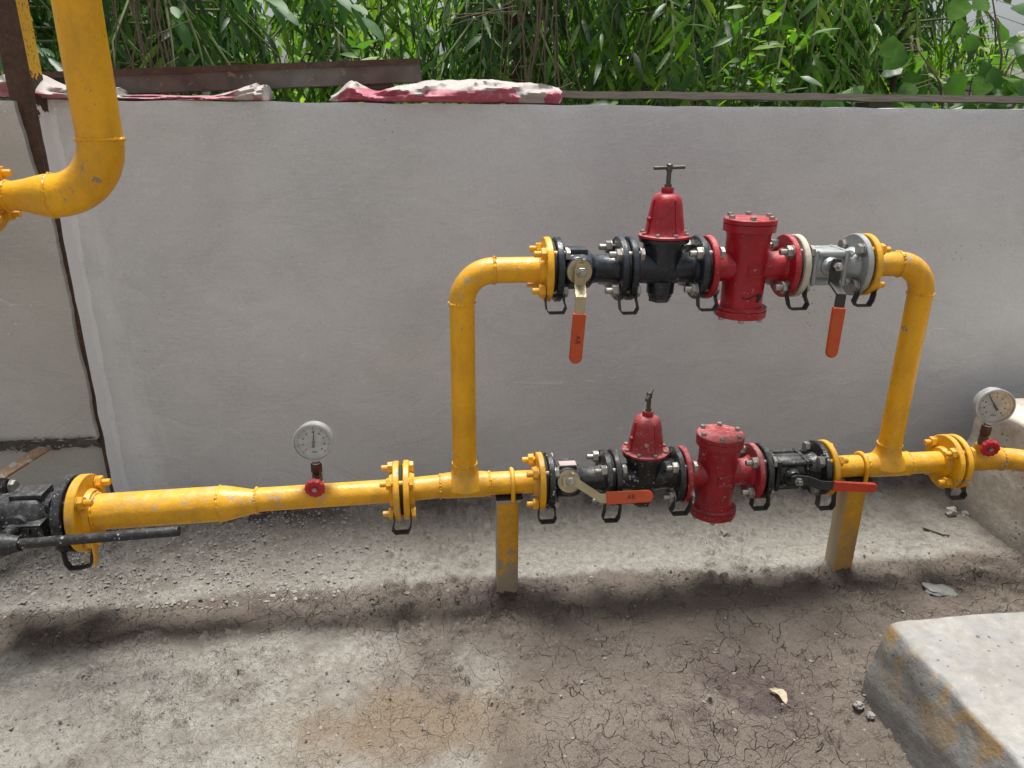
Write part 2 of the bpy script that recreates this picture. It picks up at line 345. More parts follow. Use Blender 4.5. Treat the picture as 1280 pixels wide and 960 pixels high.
def mk_leaf(name, cols, rough=0.38, trans=0.45):
    s = NT(name)
    g = s.n('ShaderNodeNewGeometry'); oi = s.n('ShaderNodeObjectInfo')
    r = s.math('FRACT', s.math('ADD', g.outputs['Random Per Island'], oi.outputs['Random']))
    rp = s.n('ShaderNodeValToRGB'); s.put(rp.inputs[0], r)
    el = rp.color_ramp.elements
    el[0].position = 0; el[0].color = (*cols[0], 1); el[1].position = 1; el[1].color = (*cols[-1], 1)
    for i, c in enumerate(cols[1:-1]):
        e = el.new((i + 1) / (len(cols) - 1)); e.color = (*c, 1)
    v = s.coord('World')
    c = s.mix(s.ramp(s.noise(v, 35, 3), 0.3, 0.7, 0, 0.35), rp.outputs[0], tuple(x * 0.6 for x in cols[0]))
    p = s.bsdf(Base_Color=c, Roughness=rough, Specular_IOR_Level=0.5)
    t = s.n('ShaderNodeBsdfTranslucent')
    s.put(t.inputs['Color'], s.mix(1.0, c, (1.5, 1.6, 0.6), 'MULTIPLY'))
    mx = s.n('ShaderNodeMixShader'); mx.inputs[0].default_value = trans
    s.put(mx.inputs[1], p); s.put(mx.inputs[2], t.outputs[0])
    return s.finish(mx.outputs[0])
M['leaf_dark'] = mk_leaf('dark green leaf', [(0.020, 0.066, 0.016), (0.038, 0.10, 0.020), (0.060, 0.15, 0.024)], 0.45, 0.38)
M['leaf_mid'] = mk_leaf('green wavy leaf', [(0.035, 0.11, 0.018), (0.075, 0.19, 0.024), (0.15, 0.30, 0.030), (0.055, 0.15, 0.032)], 0.42, 0.46)
M['leaf_bright'] = mk_leaf('bright young leaf', [(0.09, 0.23, 0.024), (0.15, 0.31, 0.028), (0.25, 0.37, 0.035), (0.08, 0.20, 0.03)], 0.45, 0.55)
M['leaf_broad'] = mk_leaf('broad blue green leaf', [(0.055, 0.15, 0.040), (0.075, 0.19, 0.050), (0.06, 0.17, 0.035)], 0.55, 0.4)
M['leaf_heart'] = mk_leaf('heart shaped leaf', [(0.045, 0.12, 0.030), (0.075, 0.19, 0.035), (0.14, 0.30, 0.04), (0.06, 0.14, 0.06)], 0.36, 0.5)
M['leaf_far'] = mk_leaf('far sunlit leaf', [(0.10, 0.24, 0.025), (0.19, 0.36, 0.04), (0.30, 0.44, 0.07), (0.07, 0.19, 0.03)], 0.5, 0.5)
M['leaf_dry'] = mk_leaf('dry leaf', [(0.46, 0.40, 0.28), (0.50, 0.44, 0.32)], 0.6, 0.2)
def mk_bark(name, a, b_):
    s = NT(name); v = s.coord('World', (1, 1, 0.25))
    n = s.noise(v, 60, 6, 0.7)
    return s.finish(s.bsdf(Base_Color=s.mix(n, a, b_), Roughness=0.85, Normal=s.bump(n, 0.6, 0.005)))
M['bark'] = mk_bark('bark', (0.06, 0.045, 0.03), (0.16, 0.125, 0.09))
M['vine'] = mk_bark('dry vine', (0.10, 0.07, 0.045), (0.24, 0.18, 0.13))
M['twig'] = mk_bark('green twig', (0.08, 0.12, 0.035), (0.15, 0.17, 0.06))

def mk_ground():
    s = NT('dried mud and cement dust'); s.dim = '2D'; v = s.coord('World')
    pale = s.attr('pale'); mud = s.attr('mud'); damp = s.attr('damp'); tan = s.attr('tan'); n1 = s.attr('n1')
    n2 = s.noise(v, 48, 4, 0.72); n3 = s.noise(v, 230, 3, 0.75)
    c = s.mix(n1, (0.138, 0.112, 0.093), (0.200, 0.170, 0.144))
    c = s.mix(tan, c, s.mix(n2, (0.185, 0.140, 0.095), (0.26, 0.205, 0.145)))
    c = s.mix(pale, c, s.mix(s.ramp(n2, 0.3, 0.72), (0.25, 0.236, 0.204), (0.395, 0.380, 0.345)))
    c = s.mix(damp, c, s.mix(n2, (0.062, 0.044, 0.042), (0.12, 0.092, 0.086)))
    c = s.mix(s.ramp(n3, 0.58, 0.80, 0, 0.35), c, (0.50, 0.485, 0.45))
    c = s.mix(s.ramp(n3, 0.22, 0.40, 0.5, 0), c, (0.075, 0.066, 0.055))
    d = s.voro(v, 105); c = s.mix(s.math('MULTIPLY', s.math('LESS_THAN', d, s.attr('zonea')), 0.8), c, (0.045, 0.042, 0.04))
    d2 = s.voro(s.coord('World', (1, 1, 1), (4, 7, 0)), 88)
    c = s.mix(s.math('MULTIPLY', s.math('LESS_THAN', d2, s.attr('zoneb')), 0.85), c, (0.64, 0.63, 0.60))
    wp = s.n('ShaderNodeVectorMath', operation='ADD'); s.put(wp.inputs[0], v); s.put(wp.inputs[1], s.attr('warp', 'Vector'))
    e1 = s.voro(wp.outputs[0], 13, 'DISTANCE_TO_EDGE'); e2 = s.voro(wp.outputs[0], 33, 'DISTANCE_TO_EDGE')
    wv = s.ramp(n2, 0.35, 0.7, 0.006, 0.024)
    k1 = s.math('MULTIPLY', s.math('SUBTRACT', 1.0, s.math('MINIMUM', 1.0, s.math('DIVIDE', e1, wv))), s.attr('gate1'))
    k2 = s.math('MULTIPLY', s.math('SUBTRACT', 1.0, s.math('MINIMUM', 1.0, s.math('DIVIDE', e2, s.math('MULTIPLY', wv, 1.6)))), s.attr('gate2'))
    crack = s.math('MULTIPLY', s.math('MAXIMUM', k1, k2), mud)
    c = s.mix(s.math('MULTIPLY', crack, 0.85), c, (0.050, 0.040, 0.034))  # shade inside the cracks put into the base colour
    h = s.math('ADD', s.math('MULTIPLY', n2, 0.9), s.math('MULTIPLY', n3, 0.40)); h = s.math('SUBTRACT', h, s.math('MULTIPLY', crack, 0.6))
    b = s.bump(h, 1.0, 0.013)
    return s.finish(s.bsdf(Base_Color=c, Roughness=0.92, Normal=b, Specular_IOR_Level=0.25))
M['ground'] = mk_ground()

# ------------------------------------------------------------------ mesh builder
def basis(ax):
    ax = Vector(ax).normalized()
    t = Vector((0, 0, 1)) if abs(ax.z) < 0.9 else Vector((0, 1, 0))
    a = ax.cross(t).normalized(); b = ax.cross(a).normalized()
    return ax, a, b
class MB:
    def __init__(s): s.v = []; s.f = []; s.mi = []
    def add(s, vs, fs, mi=0):
        o = len(s.v); s.v += [tuple(x) for x in vs]
        for f in fs: s.f.append(tuple(i + o for i in f)); s.mi.append(mi)
        return s
    def lathe(s, prof, o=(0, 0, 0), ax=(1, 0, 0), seg=28, mi=0, cap=True, jit=0.0, rot=0.0):
        o = Vector(o); ax, a, b = basis(ax); vs = []; fs = []
        for (t, r) in prof:
            for k in range(seg):
                an = 2 * PI * k / seg + rot
                rr = r * (1 + jit * math.sin(3 * an + t * 90) + jit * 0.6 * math.sin(7 * an + 2))
                vs.append(o + ax * t + (a * math.cos(an) + b * math.sin(an)) * rr)
        n = len(prof)
        for i in range(n - 1):
            for k in range(seg):
                k2 = (k + 1) % seg
                fs.append((i * seg + k, i * seg + k2, (i + 1) * seg + k2, (i + 1) * seg + k))
        if cap:
            fs.append(tuple(range(seg - 1, -1, -1))); fs.append(tuple((n - 1) * seg + k for k in range(seg)))
        return s.add(vs, fs, mi)
    def disc(s, o, ax, t, r, bev=0.002, seg=36, t0=0.0, mi=0):
        return s.lathe([(t0, r - bev), (t0 + bev, r), (t0 + t - bev, r), (t0 + t, r - bev)], o, ax, seg, mi)
    def hexa(s, o, ax, af, h, mi=0, rot=0.0, t0=0.0):
        r = af / math.sqrt(3)
        return s.lathe([(t0, r * 0.93), (t0 + h * 0.12, r), (t0 + h * 0.88, r), (t0 + h, r * 0.90)], o, ax, 6, mi, rot=rot)
    def tube(s, pts, rad, seg=14, cap=True, closed=False, mi=0):
        pts = [Vector(p) for p in pts]; n = len(pts)
        if not hasattr(rad, '__len__'): rad = [rad] * n
        tg = []
        for i in range(n):
            if closed: t = pts[(i + 1) % n] - pts[i - 1]
            else: t = pts[min(i + 1, n - 1)] - pts[max(i - 1, 0)]
            tg.append(t.normalized())
        _, a, b = basis(tg[0]); vs = []; fs = []
        for i in range(n):
            if i:
                q = tg[i - 1].rotation_difference(tg[i]); a = q @ a; b = q @ b
            for k in range(seg):
                an = 2 * PI * k / seg
                vs.append(pts[i] + (a * math.cos(an) + b * math.sin(an)) * rad[i])
        m = n if closed else n - 1
        for i in range(m):
            j = (i + 1) % n
            for k in range(seg):
                k2 = (k + 1) % seg
                fs.append((i * seg + k, j * seg + k, j * seg + k2, i * seg + k2))
        if cap and not closed:
            fs.append(tuple(range(seg))); fs.append(tuple((n - 1) * seg + k for k in range(seg - 1, -1, -1)))
        return s.add(vs, fs, mi)
    def strip(s, pts, wdir, w, t, mi=0):
        pts = [Vector(p) for p in pts]; wd = Vector(wdir).normalized(); n = len(pts); vs = []; fs = []
        if not hasattr(w, '__len__'): w = [w] * n
        for i, p in enumerate(pts):
            d0 = (pts[i] - pts[i - 1]).normalized() if i else (pts[1] - pts[0]).normalized()
            d1 = (pts[i + 1] - pts[i]).normalized() if i < n - 1 else d0
            n0 = wd.cross(d0).normalized(); n1 = wd.cross(d1).normalized()
            nn = (n0 + n1).normalized(); k = 1.0 / max(0.5, nn.dot(n0))
            for (a, b) in ((-1, -1), (1, -1), (1, 1), (-1, 1)):
                vs.append(p + wd * (a * w[i] / 2) + nn * (b * t / 2 * k))
        for i in range(n - 1):
            for k in range(4):
                k2 = (k + 1) % 4
                fs.append((i * 4 + k, i * 4 + k2, (i + 1) * 4 + k2, (i + 1) * 4 + k))
        fs.append((3, 2, 1, 0)); e = (n - 1) * 4; fs.append((e, e + 1, e + 2, e + 3))
        return s.add(vs, fs, mi)
    def box(s, c, size, bev=0.0, mi=0, rot=None):
        bm = bmesh.new(); bmesh.ops.create_cube(bm, size=1.0)
        for v in bm.verts: v.co = Vector((v.co.x * size[0], v.co.y * size[1], v.co.z * size[2]))
        if bev > 0: bmesh.ops.bevel(bm, geom=list(bm.edges), offset=bev, segments=2, profile=0.6, affect='EDGES')
        bm.verts.index_update()
        R = rot.to_matrix() if rot is not None else Matrix.Identity(3)
        s.add([Vector(c) + R @ v.co for v in bm.verts], [tuple(v.index for v in f.verts) for f in bm.faces], mi)
        bm.free(); return s
    def prism(s, poly, o, ex, ey, th, bev=0.0, mi=0):
        """outline in the (ex, ey) plane, thickness th centred on o"""
        o = Vector(o); ex = Vector(ex).normalized(); ey = Vector(ey).normalized(); ez = ex.cross(ey)
        n = len(poly); cx = sum(p[0] for p in poly) / n; cy = sum(p[1] for p in poly) / n
        L = []
        for (z, k) in (((-th / 2, bev), (-th / 2 + bev, 0), (th / 2 - bev, 0), (th / 2, bev)) if bev else ((-th / 2, 0), (th / 2, 0))):
            for (x, y) in poly:
                d = math.hypot(x - cx, y - cy) or 1
                f = 1 - k / d
                L.append(o + ex * (cx + (x - cx) * f) + ey * (cy + (y - cy) * f) + ez * z)
        m = len(L) // n; fs = []
        for i in range(m - 1):
            for k in range(n):
                k2 = (k + 1) % n
                fs.append((i * n + k, i * n + k2, (i + 1) * n + k2, (i + 1) * n + k))
        fs.append(tuple(range(n - 1, -1, -1))); fs.append(tuple((m - 1) * n + k for k in range(n)))
        return s.add(L, fs, mi)
    def mesh(s, name, mats, ang=38, smooth=True):
        me = bpy.data.meshes.new(name); me.from_pydata([tuple(v) for v in s.v], [], s.f)
        for m in (mats if isinstance(mats, (list, tuple)) else [mats]): me.materials.append(M[m])
        if any(s.mi): me.polygons.foreach_set('material_index', s.mi)
        bm = bmesh.new(); bm.from_mesh(me); bmesh.ops.recalc_face_normals(bm, faces=bm.faces); bm.to_mesh(me); bm.free()
        if smooth:
            me.polygons.foreach_set('use_smooth', [True] * len(me.polygons))
            me.set_sharp_from_angle(angle=math.radians(ang))
        me.update(); return me
    def build(s, name, mats, parent=None, **kw):
        return link(name, s.mesh(name, mats, **kw), parent)
def link(name, me, parent=None, loc=None, rot=None, mat=None):
    o = bpy.data.objects.new(name, me); C.objects.link(o)
    if parent is not None: o.parent = parent
    if mat is not None: o.matrix_local = mat
    if loc is not None: o.location = loc
    if rot is not None: o.rotation_euler = rot
    return o
def tag(o, label=None, cat=None, group=None, kind=None):
    if label: o['label'] = label
    if cat: o['category'] = cat
    if group: o['group'] = group
    if kind: o['kind'] = kind
    return o
def thing(name, loc, label, cat, group=None, rot=(0, 0, 0)):
    o = bpy.data.objects.new(name, None); C.objects.link(o)
    o.location = loc; o.rotation_euler = rot; o.empty_display_size = 0.05
    return tag(o, label, cat, group)

# ------------------------------------------------------------------ the ground
def stretched(lo, hi, step, far, growth=1.25):
    a = list(np.arange(lo, hi, step)); d = step; x = a[-1]
    while x < far: d *= growth; x += d; a.append(x)
    d = step; x = a[0]; b = []
    while x > -far: d *= growth; x -= d; b.append(x)
    return np.array(b[::-1] + a)
def ground_h(X, Y):
    edge = 1.715 + 0.05 * (fbm(X * 2.2, X * 0 + 3, 3, 5) - 0.5) * 2 + 0.012 * (vnoise(X * 25, Y * 25, 9) - .5)
    slab = sstep(edge - 0.02, edge + 0.035, Y)
    h = 0.010 * slab - 0.004
    h = h + 0.022 * (fbm(X * 2.1, Y * 2.1, 4, 11) - 0.5)
    h = h + 0.010 * (fbm(X * 11, Y * 11, 4, 23, 0.6) - 0.5)
    h = h + 0.0060 * (fbm(X * 60, Y * 60, 3, 31, 0.7) - 0.5)
    lump = fbm(X * 34, Y * 34, 3, 131, 0.6); zone = sstep(0.44, 0.62, fbm(X * 3.3, Y * 3.3, 3, 137))
    h = h + 0.016 * sstep(0.54, 0.78, lump) * zone + 0.005 * sstep(0.60, 0.75, fbm(X * 95, Y * 95, 2, 133))
    foot = sstep(2.02, 2.15, Y + 0.10 * (fbm(X * 5, Y * 5, 3, 141) - .5) + 0.06 * sstep(-.2, -1.0, X) + 0.05 * sstep(.9, 1.4, X))
    h = h + 0.022 * foot * fbm(X * 38, Y * 38, 4, 151, 0.7)
    h = h + sstep(1.98, 2.2, Y) * (0.016 + 0.02 * fbm(X * 6, Y * 9, 3, 41))
    # crumbly line of soil along the edge of the cement skim
    ridge = np.exp(-((Y - edge + 0.03) / 0.035) ** 2) * sstep(0.40, 0.7, fbm(X * 7, Y * 7, 3, 51))
    h = h + 0.014 * ridge * fbm(X * 45, Y * 45, 3, 61, 0.7)
    h = h + 0.026 * sstep(-0.15, -0.75, X) * sstep(1.74, 1.84, Y) * (fbm(X * 38, Y * 38, 4, 311, 0.75) - 0.4)
    for (px, py) in ((0.194, 1.70), (1.16, 1.70)):
        dd = np.hypot(X - px, (Y - py) * 1.1)
        h = h + 0.026 * np.exp(-(dd / 0.062) ** 2) * (0.4 + 1.1 * fbm(X * 40, Y * 40, 3, 161, 0.7))
    # foot prints and gouges in the mud
    for (px, py, a, rx, ry, dp) in ((0.90, 1.16, 0.4, .07, .03, .010), (0.74, 1.33, -0.5, .06, .025, .008), (-0.25, 1.17, 0.2, .04, .025, .007),
                                    (-0.12, 1.08, 0.9, .03, .02, .008), (0.02, 1.31, 0.1, .03, .018, .006), (0.38, 1.30, -0.5, .05, .012, .007), (0.55, 1.28, -.6, .05, .012, .008)):
        c, s_ = math.cos(a), math.sin(a)
        u = ((X - px) * c + (Y - py) * s_) / rx; v = (-(X - px) * s_ + (Y - py) * c) / ry
        q = u * u + v * v
        h = h - dp * np.exp(-q * 1.6) + dp * 0.5 * np.exp(-((np.sqrt(q) - 1.35) / 0.3) ** 2)
    return h, edge, ridge
gx = stretched(-1.7, 2.2, 0.0046, 70); gy = stretched(0.86, 2.23, 0.0046, 70)
GX, GY = np.meshgrid(gx, gy)
GH, GE, GR = ground_h(GX, GY)
near = sstep(6, 3, np.hypot(GX, GY - 1)); GH = GH * near
nx, ny = len(gx), len(gy)
me = bpy.data.meshes.new('ground')
co = np.stack([GX, GY, GH], -1).reshape(-1, 3).astype(np.float32)
idx = np.arange(nx * ny).reshape(ny, nx)
q = np.stack([idx[:-1, :-1], idx[:-1, 1:], idx[1:, 1:], idx[1:, :-1]], -1).reshape(-1, 4).astype(np.int32)
me.vertices.add(len(co)); me.vertices.foreach_set('co', co.ravel())
me.loops.add(q.size); me.loops.foreach_set('vertex_index', q.ravel())
me.polygons.add(len(q)); me.polygons.foreach_set('loop_start', np.arange(0, q.size, 4, dtype=np.int32))
me.polygons.foreach_set('use_smooth', np.ones(len(q), dtype=bool))
me.update(calc_edges=True)
def put_attr(name, arr):
    a = me.attributes.new(name, 'FLOAT', 'POINT'); a.data.foreach_set('value', np.clip(arr, 0, 1).astype(np.float32).ravel())
grv = sstep(-0.15, -0.75, GX + 0.5 * (fbm(GX * 3, GY * 3, 3, 301) - .5)) * sstep(1.74, 1.84, GY)
N1 = fbm(GX * 2.7, GY * 2.7, 5, 71); N2 = fbm(GX * 6, GY * 6, 5, 83); N3 = fbm(GX * 18, GY * 18, 4, 97, 0.6)
back = sstep(GE - 0.01, GE + 0.06, GY + 0.05 * (N2 - .5))
left = sstep(0.45, -0.15, GX + 1.1 * (N1 - 0.5) + 0.35 * (GY - 1.2)) * sstep(1.66, 1.54, GY + 0.16 * (N2 - .5))
tanm = np.exp(-(((GX + 0.12) / 0.30) ** 2 + ((GY - 1.27) / 0.14) ** 2) * 1.3) * sstep(0.30, 0.55, N2 * 0.6 + N1 * 0.5)
pale = np.clip(back * (0.55 + 0.6 * N1) + left * (0.75 + 0.5 * (N2 - .5)), 0, 1) * (1 - 0.75 * np.clip(tanm, 0, 1))
pale = pale * (1 - 0.55 * sstep(1.25, 1.75, GX) * back)
pale = sstep(0.05, 0.95, pale + 0.7 * (N3 - 0.5) * (pale > 0.03) + 0.25 * (N2 - 0.5)) * np.clip(pale * 2.0, 0, 1)
tanm = 0.85 * sstep(0.12, 0.62, tanm * (0.5 + N2) + 0.5 * (N3 - .5) * (tanm > .02))
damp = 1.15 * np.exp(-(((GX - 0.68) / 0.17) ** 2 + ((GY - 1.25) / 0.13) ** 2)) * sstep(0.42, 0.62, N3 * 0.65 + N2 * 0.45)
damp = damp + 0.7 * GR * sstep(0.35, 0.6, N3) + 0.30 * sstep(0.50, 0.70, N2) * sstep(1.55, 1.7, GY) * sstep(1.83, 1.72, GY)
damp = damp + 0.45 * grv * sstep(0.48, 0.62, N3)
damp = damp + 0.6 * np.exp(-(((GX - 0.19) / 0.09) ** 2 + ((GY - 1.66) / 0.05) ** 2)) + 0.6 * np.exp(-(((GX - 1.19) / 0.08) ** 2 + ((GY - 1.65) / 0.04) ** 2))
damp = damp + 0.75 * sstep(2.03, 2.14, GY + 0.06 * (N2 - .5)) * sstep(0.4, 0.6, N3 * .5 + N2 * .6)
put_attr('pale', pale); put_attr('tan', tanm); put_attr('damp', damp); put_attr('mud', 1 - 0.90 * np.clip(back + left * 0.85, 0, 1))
put_attr('n1', fbm(GX * 9, GY * 9, 5, 201, 0.6) * 1.6 - 0.3)
put_attr('zonea', 0.09 * grv + 0.12 * sstep(0.50, 0.72, fbm(GX * 7, GY * 7, 4, 203)))
put_attr('zoneb', np.clip(pale, 0, 1) * (0.03 + 0.20 * grv) * sstep(0.48, 0.68, fbm(GX * 4 + 9, GY * 4, 4, 207)))
put_attr('gate1', sstep(0.36, 0.50, fbm(GX * 6.5, GY * 6.5, 4, 211))); put_attr('gate2', sstep(0.38, 0.52, fbm(GX * 8, GY * 8, 4, 213)))
wa = me.attributes.new('warp', 'FLOAT_VECTOR', 'POINT')
wa.data.foreach_set('vector', (np.stack([fbm(GX * 14, GY * 14, 3, 221, 0.6), fbm(GX * 14, GY * 14, 3, 231, 0.6), GX * 0], -1) * 0.085).astype(np.float32).ravel())
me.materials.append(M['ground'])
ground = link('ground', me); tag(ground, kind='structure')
def gz(x, y):
    a, _, _ = ground_h(np.array([[x]]), np.array([[y]])); return float(a[0, 0])

# ------------------------------------------------------------------ walls
WY, WT = 2.20, 1.265
def wall_slab(name, x0, x1, z0, z1, y, depth, mat, label, cat, ragged=None, seed=0, nxs=140, nzs=50, amp=0.003):
    mb = MB(); vs = []; fs = []
    for j in range(nzs + 1):
        for i in range(nxs + 1):
            x = x0 + (x1 - x0) * i / nxs; z = z0 + (z1 - z0) * j / nzs
            if ragged and i == nxs: x += ragged(z)
            if ragged and i == nxs - 1: x += ragged(z) * 0.8
            e = min(j, nzs - j) / 1.0
            dz = 0.0035 * (mnoise.noise(Vector((x * 9, z, seed))) ) if j == nzs else 0
            yy = y - amp * mnoise.fractal(Vector((x * 2.3, z * 2.3, seed)), 1.0, 2.0, 4)
            if j == nzs: yy += 0.004
            vs.append((x, yy, z + dz))
    W = nxs + 1
    for j in range(nzs):
        for i in range(nxs): fs.append((j * W + i, j * W + i + 1, (j + 1) * W + i + 1, (j + 1) * W + i))
    n0 = len(vs); rim = [i for i in range(W)] + [j * W + nxs for j in range(1, nzs + 1)] + [nzs * W + i for i in range(nxs - 1, -1, -1)] + [j * W for j in range(nzs - 1, 0, -1)]
    for r in rim: vs.append((vs[r][0], y + depth, vs[r][2]))
    m = len(rim)
    for k in range(m):
        k2 = (k + 1) % m; fs.append((rim[k2], rim[k], n0 + k, n0 + k2))
    fs.append(tuple(n0 + k for k in range(m)))
    mb.add(vs, fs); o = mb.build(name, mat, None, ang=50)
    return tag(o, label, cat)
wall_slab('boundary_wall', -0.977, 5.2, -0.12, WT, WY, 0.12, 'wall', 'long grey plastered boundary wall behind the yellow pipes', 'wall', seed=3, nxs=240, nzs=60)
rag = lambda z: 0.006 * mnoise.fractal(Vector((z * 9, 2.2, 0)), 0.8, 2.0, 5) - 0.036 * max(0, min(1, (z - 0.92) / 0.3)) + 0.012 * math.exp(-((z - 1.0) / .06) ** 2)
wall_slab('side_wall', -4.5, -0.9835, 0.325, WT - 0.004, 2.122, 0.2, 'panel', 'grey cement rendered wall left of the rusty post, with a crumbling lower edge', 'wall', ragged=rag, seed=8)
lw = wall_slab('plinth_wall', -4.5, -0.9836, -0.12, 0.335, 2.175, 0.13, 'panel', 'low dark grey wall strip beneath the crumbling edge of the left wall', 'wall', seed=12, nzs=20)
# crumbling mortar under the left wall
rnd = random.Random(4)
root = thing('mortar_ledge', (-1.275, 2.148, 0.312), 'dark crumbling mortar ledge along the bottom of the left wall', 'ledge')
mb = MB()
vs = []; fs = []; n = 160
for i in range(n + 1):
    x = -1.6 + 1.89 * i / n - 0.0
    for k in range(7):
        a = PI * (0.5 + k / 6.0 * 1.0) + PI
        t = k / 6.0
        yy = -0.035 + 0.045 * t + 0.008 * mnoise.noise(Vector((x * 30, t * 4, 1)))
        zz = 0.022 - 0.052 * t * (1 + 0.35 * mnoise.noise(Vector((x * 18, t * 3, 7)))) + 0.007 * mnoise.noise(Vector((x * 60, t * 5, 3)))
        vs.append((x, yy, zz))
for i in range(n):
    for k in range(6): fs.append((i * 7 + k, (i + 1) * 7 + k, (i + 1) * 7 + k + 1, i * 7 + k + 1))
mb.add(vs, fs); mb.build('mortar_strip', 'rubble', root, smooth=False)
mb = MB()
for i in range(170):
    x = rnd.uniform(-.55, .27); r = rnd.uniform(.0025, .008)
    c = Vector((x, -0.03 + rnd.uniform(-.008, .02), rnd.uniform(-.018, .03)))
    pts = [c + Vector((rnd.uniform(.6, 1) * r * dx, rnd.uniform(.6, 1) * r * dy, rnd.uniform(.5, .9) * r * dz)) for dx, dy, dz in ((1, 0, 0), (-1, 0, 0), (0, 1, 0), (0, -1, 0), (0, 0, 1), (0, 0, -1))]
    mb.add(pts, [(0, 2, 4), (2, 1, 4), (1, 3, 4), (3, 0, 4), (2, 0, 5), (1, 2, 5), (3, 1, 5), (0, 3, 5)])
tag(mb.build('mortar_crumbs', 'cement_lump', root, smooth=False), kind='stuff')

# rusty angle post
root = thing('angle_post', (-0.975, 2.14, 0), 'rusty steel angle post, yellow above and painted white below, at the wall corner', 'post')
mb = MB(); mb.box((-0.0337, 0.004, 1.70), (0.050, 0.008, 2.80), 0.0006); mb.build('front_leaf', 'rust_post', root)
mb = MB()
vs = []; fs = []; n = 120
for i in range(n + 1):
    z = -0.08 + 3.18 * i / n; e = 0.004 * mnoise.noise(Vector((z * 14, 0, 5))) * (1 if z < 1.25 else 0)
    for (x, y) in ((-0.0085, 0.0), (0.0025 + e, 0.0), (0.0025 + e * .6, 0.064), (-0.0085, 0.064)): vs.append((x, y, z))
for i in range(n):
    for k in range(4): k2 = (k + 1) % 4; fs.append((i * 4 + k, i * 4 + k2, (i + 1) * 4 + k2, (i + 1) * 4 + k))
fs.append((3, 2, 1, 0)); fs.append((n * 4, n * 4 + 1, n * 4 + 2, n * 4 + 3))
mb.add(vs, fs); mb.build('side_leaf', 'rust_post', root)

# rusty brace bar at far left
root = thing('brace_bar', (-1.19, 2.02, 0.2), 'short rust orange flat bar slanting under the left wall behind the black valve', 'bar')
mb = MB(); mb.strip([(-0.16, -0.30, 0.02), (0.06, 0.10, 0.105)], (1, -0.3, 0), 0.045, 0.006); mb.build('flat_bar', 'rust_orange', root)

# unseen wall added behind the camera to cut front sky and bounce light
tag(MB().box((0, -1.6, 1.4), (14, 0.25, 3.0), 0.01).build('unseen_bounce_wall', 'far_wall'), kind='structure')

# ------------------------------------------------------------------ things on the wall top
root = thing('channel_beam', (-0.42, 2.36, WT), 'rusty brown steel channel lying on top of the wall left of the sack', 'beam')
def chan(h, d, t):
    return [(-d / 2, -h / 2), (d / 2, -h / 2), (d / 2, -h / 2 + t), (-d / 2 + t, -h / 2 + t), (-d / 2 + t, h / 2 - t), (d / 2, h / 2 - t), (d / 2, h / 2), (-d / 2, h / 2)]
def sweep(poly, a, b, ups=(0, 0, 1)):
    a, b = Vector(a), Vector(b); d = (b - a).normalized(); sdir = d.cross(Vector(ups)).normalized(); up = sdir.cross(d)
    vs = []; n = len(poly); seg = 14
    for i in range(seg + 1):
        p = a.lerp(b, i / seg)
        for (x, y) in poly: vs.append(p - sdir * x + up * (y + 0.0012 * mnoise.noise(p * 30)))
    fs = []
    for i in range(seg):
        for k in range(n): k2 = (k + 1) % n; fs.append((i * n + k, i * n + k2, (i + 1) * n + k2, (i + 1) * n + k))
    fs.append(tuple(range(n - 1, -1, -1))); fs.append(tuple(seg * n + k for k in range(n)))
    return vs, fs
mb = MB(); mb.add(*sweep(chan(0.062, 0.075, 0.007), (-0.62, -0.02, 0.038), (0.425, 0.03, 0.092))); mb.build('channel', 'beam', root, ang=30)
mb = MB(); mb.strip([(-0.62, -0.064, 0.062), (0.425, -0.012, 0.1165)], (0, 1, 0), 0.012, 0.016); mb.build('top_lip', 'rust', root)
MB().box((-0.35, 0.0, 0.001), (0.12, 0.11, 0.018), 0.004).build('packer', 'wood', root); MB().box((0.30, 0.06, 0.022), (0.09, 0.08, 0.075), 0.006).build('packer', 'wood', root)
root = thing('timber_plank', (1.4, 2.42, WT), 'weathered timber plank lying along the wall top right of the red sack', 'plank')
mb = MB()
vs = []; fs = []; n = 90
for i in range(n + 1):
    x = -1.15 + 3.4 * i / n; wv = 0.004 * mnoise.noise(Vector((x * 4, 0, 2)))
    for (y, z) in ((-0.075, 0.022), (0.09, 0.022), (0.09, 0.042), (-0.075, 0.042)): vs.append((x, y + 0.003 * mnoise.noise(Vector((x * 11, y, 1))), z + wv + 0.0025 * mnoise.noise(Vector((x * 23, y * 9, z * 20)))))
for i in range(n):
    for k in range(4): k2 = (k + 1) % 4; fs.append((i * 4 + k, i * 4 + k2, (i + 1) * 4 + k2, (i + 1) * 4 + k))
fs.append((3, 2, 1, 0)); fs.append((n * 4, n * 4 + 1, n * 4 + 2, n * 4 + 3))
mb.add(vs, fs); mb.build('board', 'wood', root, ang=30)
mb = MB()
for x in (-1.0, 0.1, 1.2): MB().box((x, 0.05, -0.05), (0.08, 0.1, 0.138), 0.004).build('packer', 'wood', root)

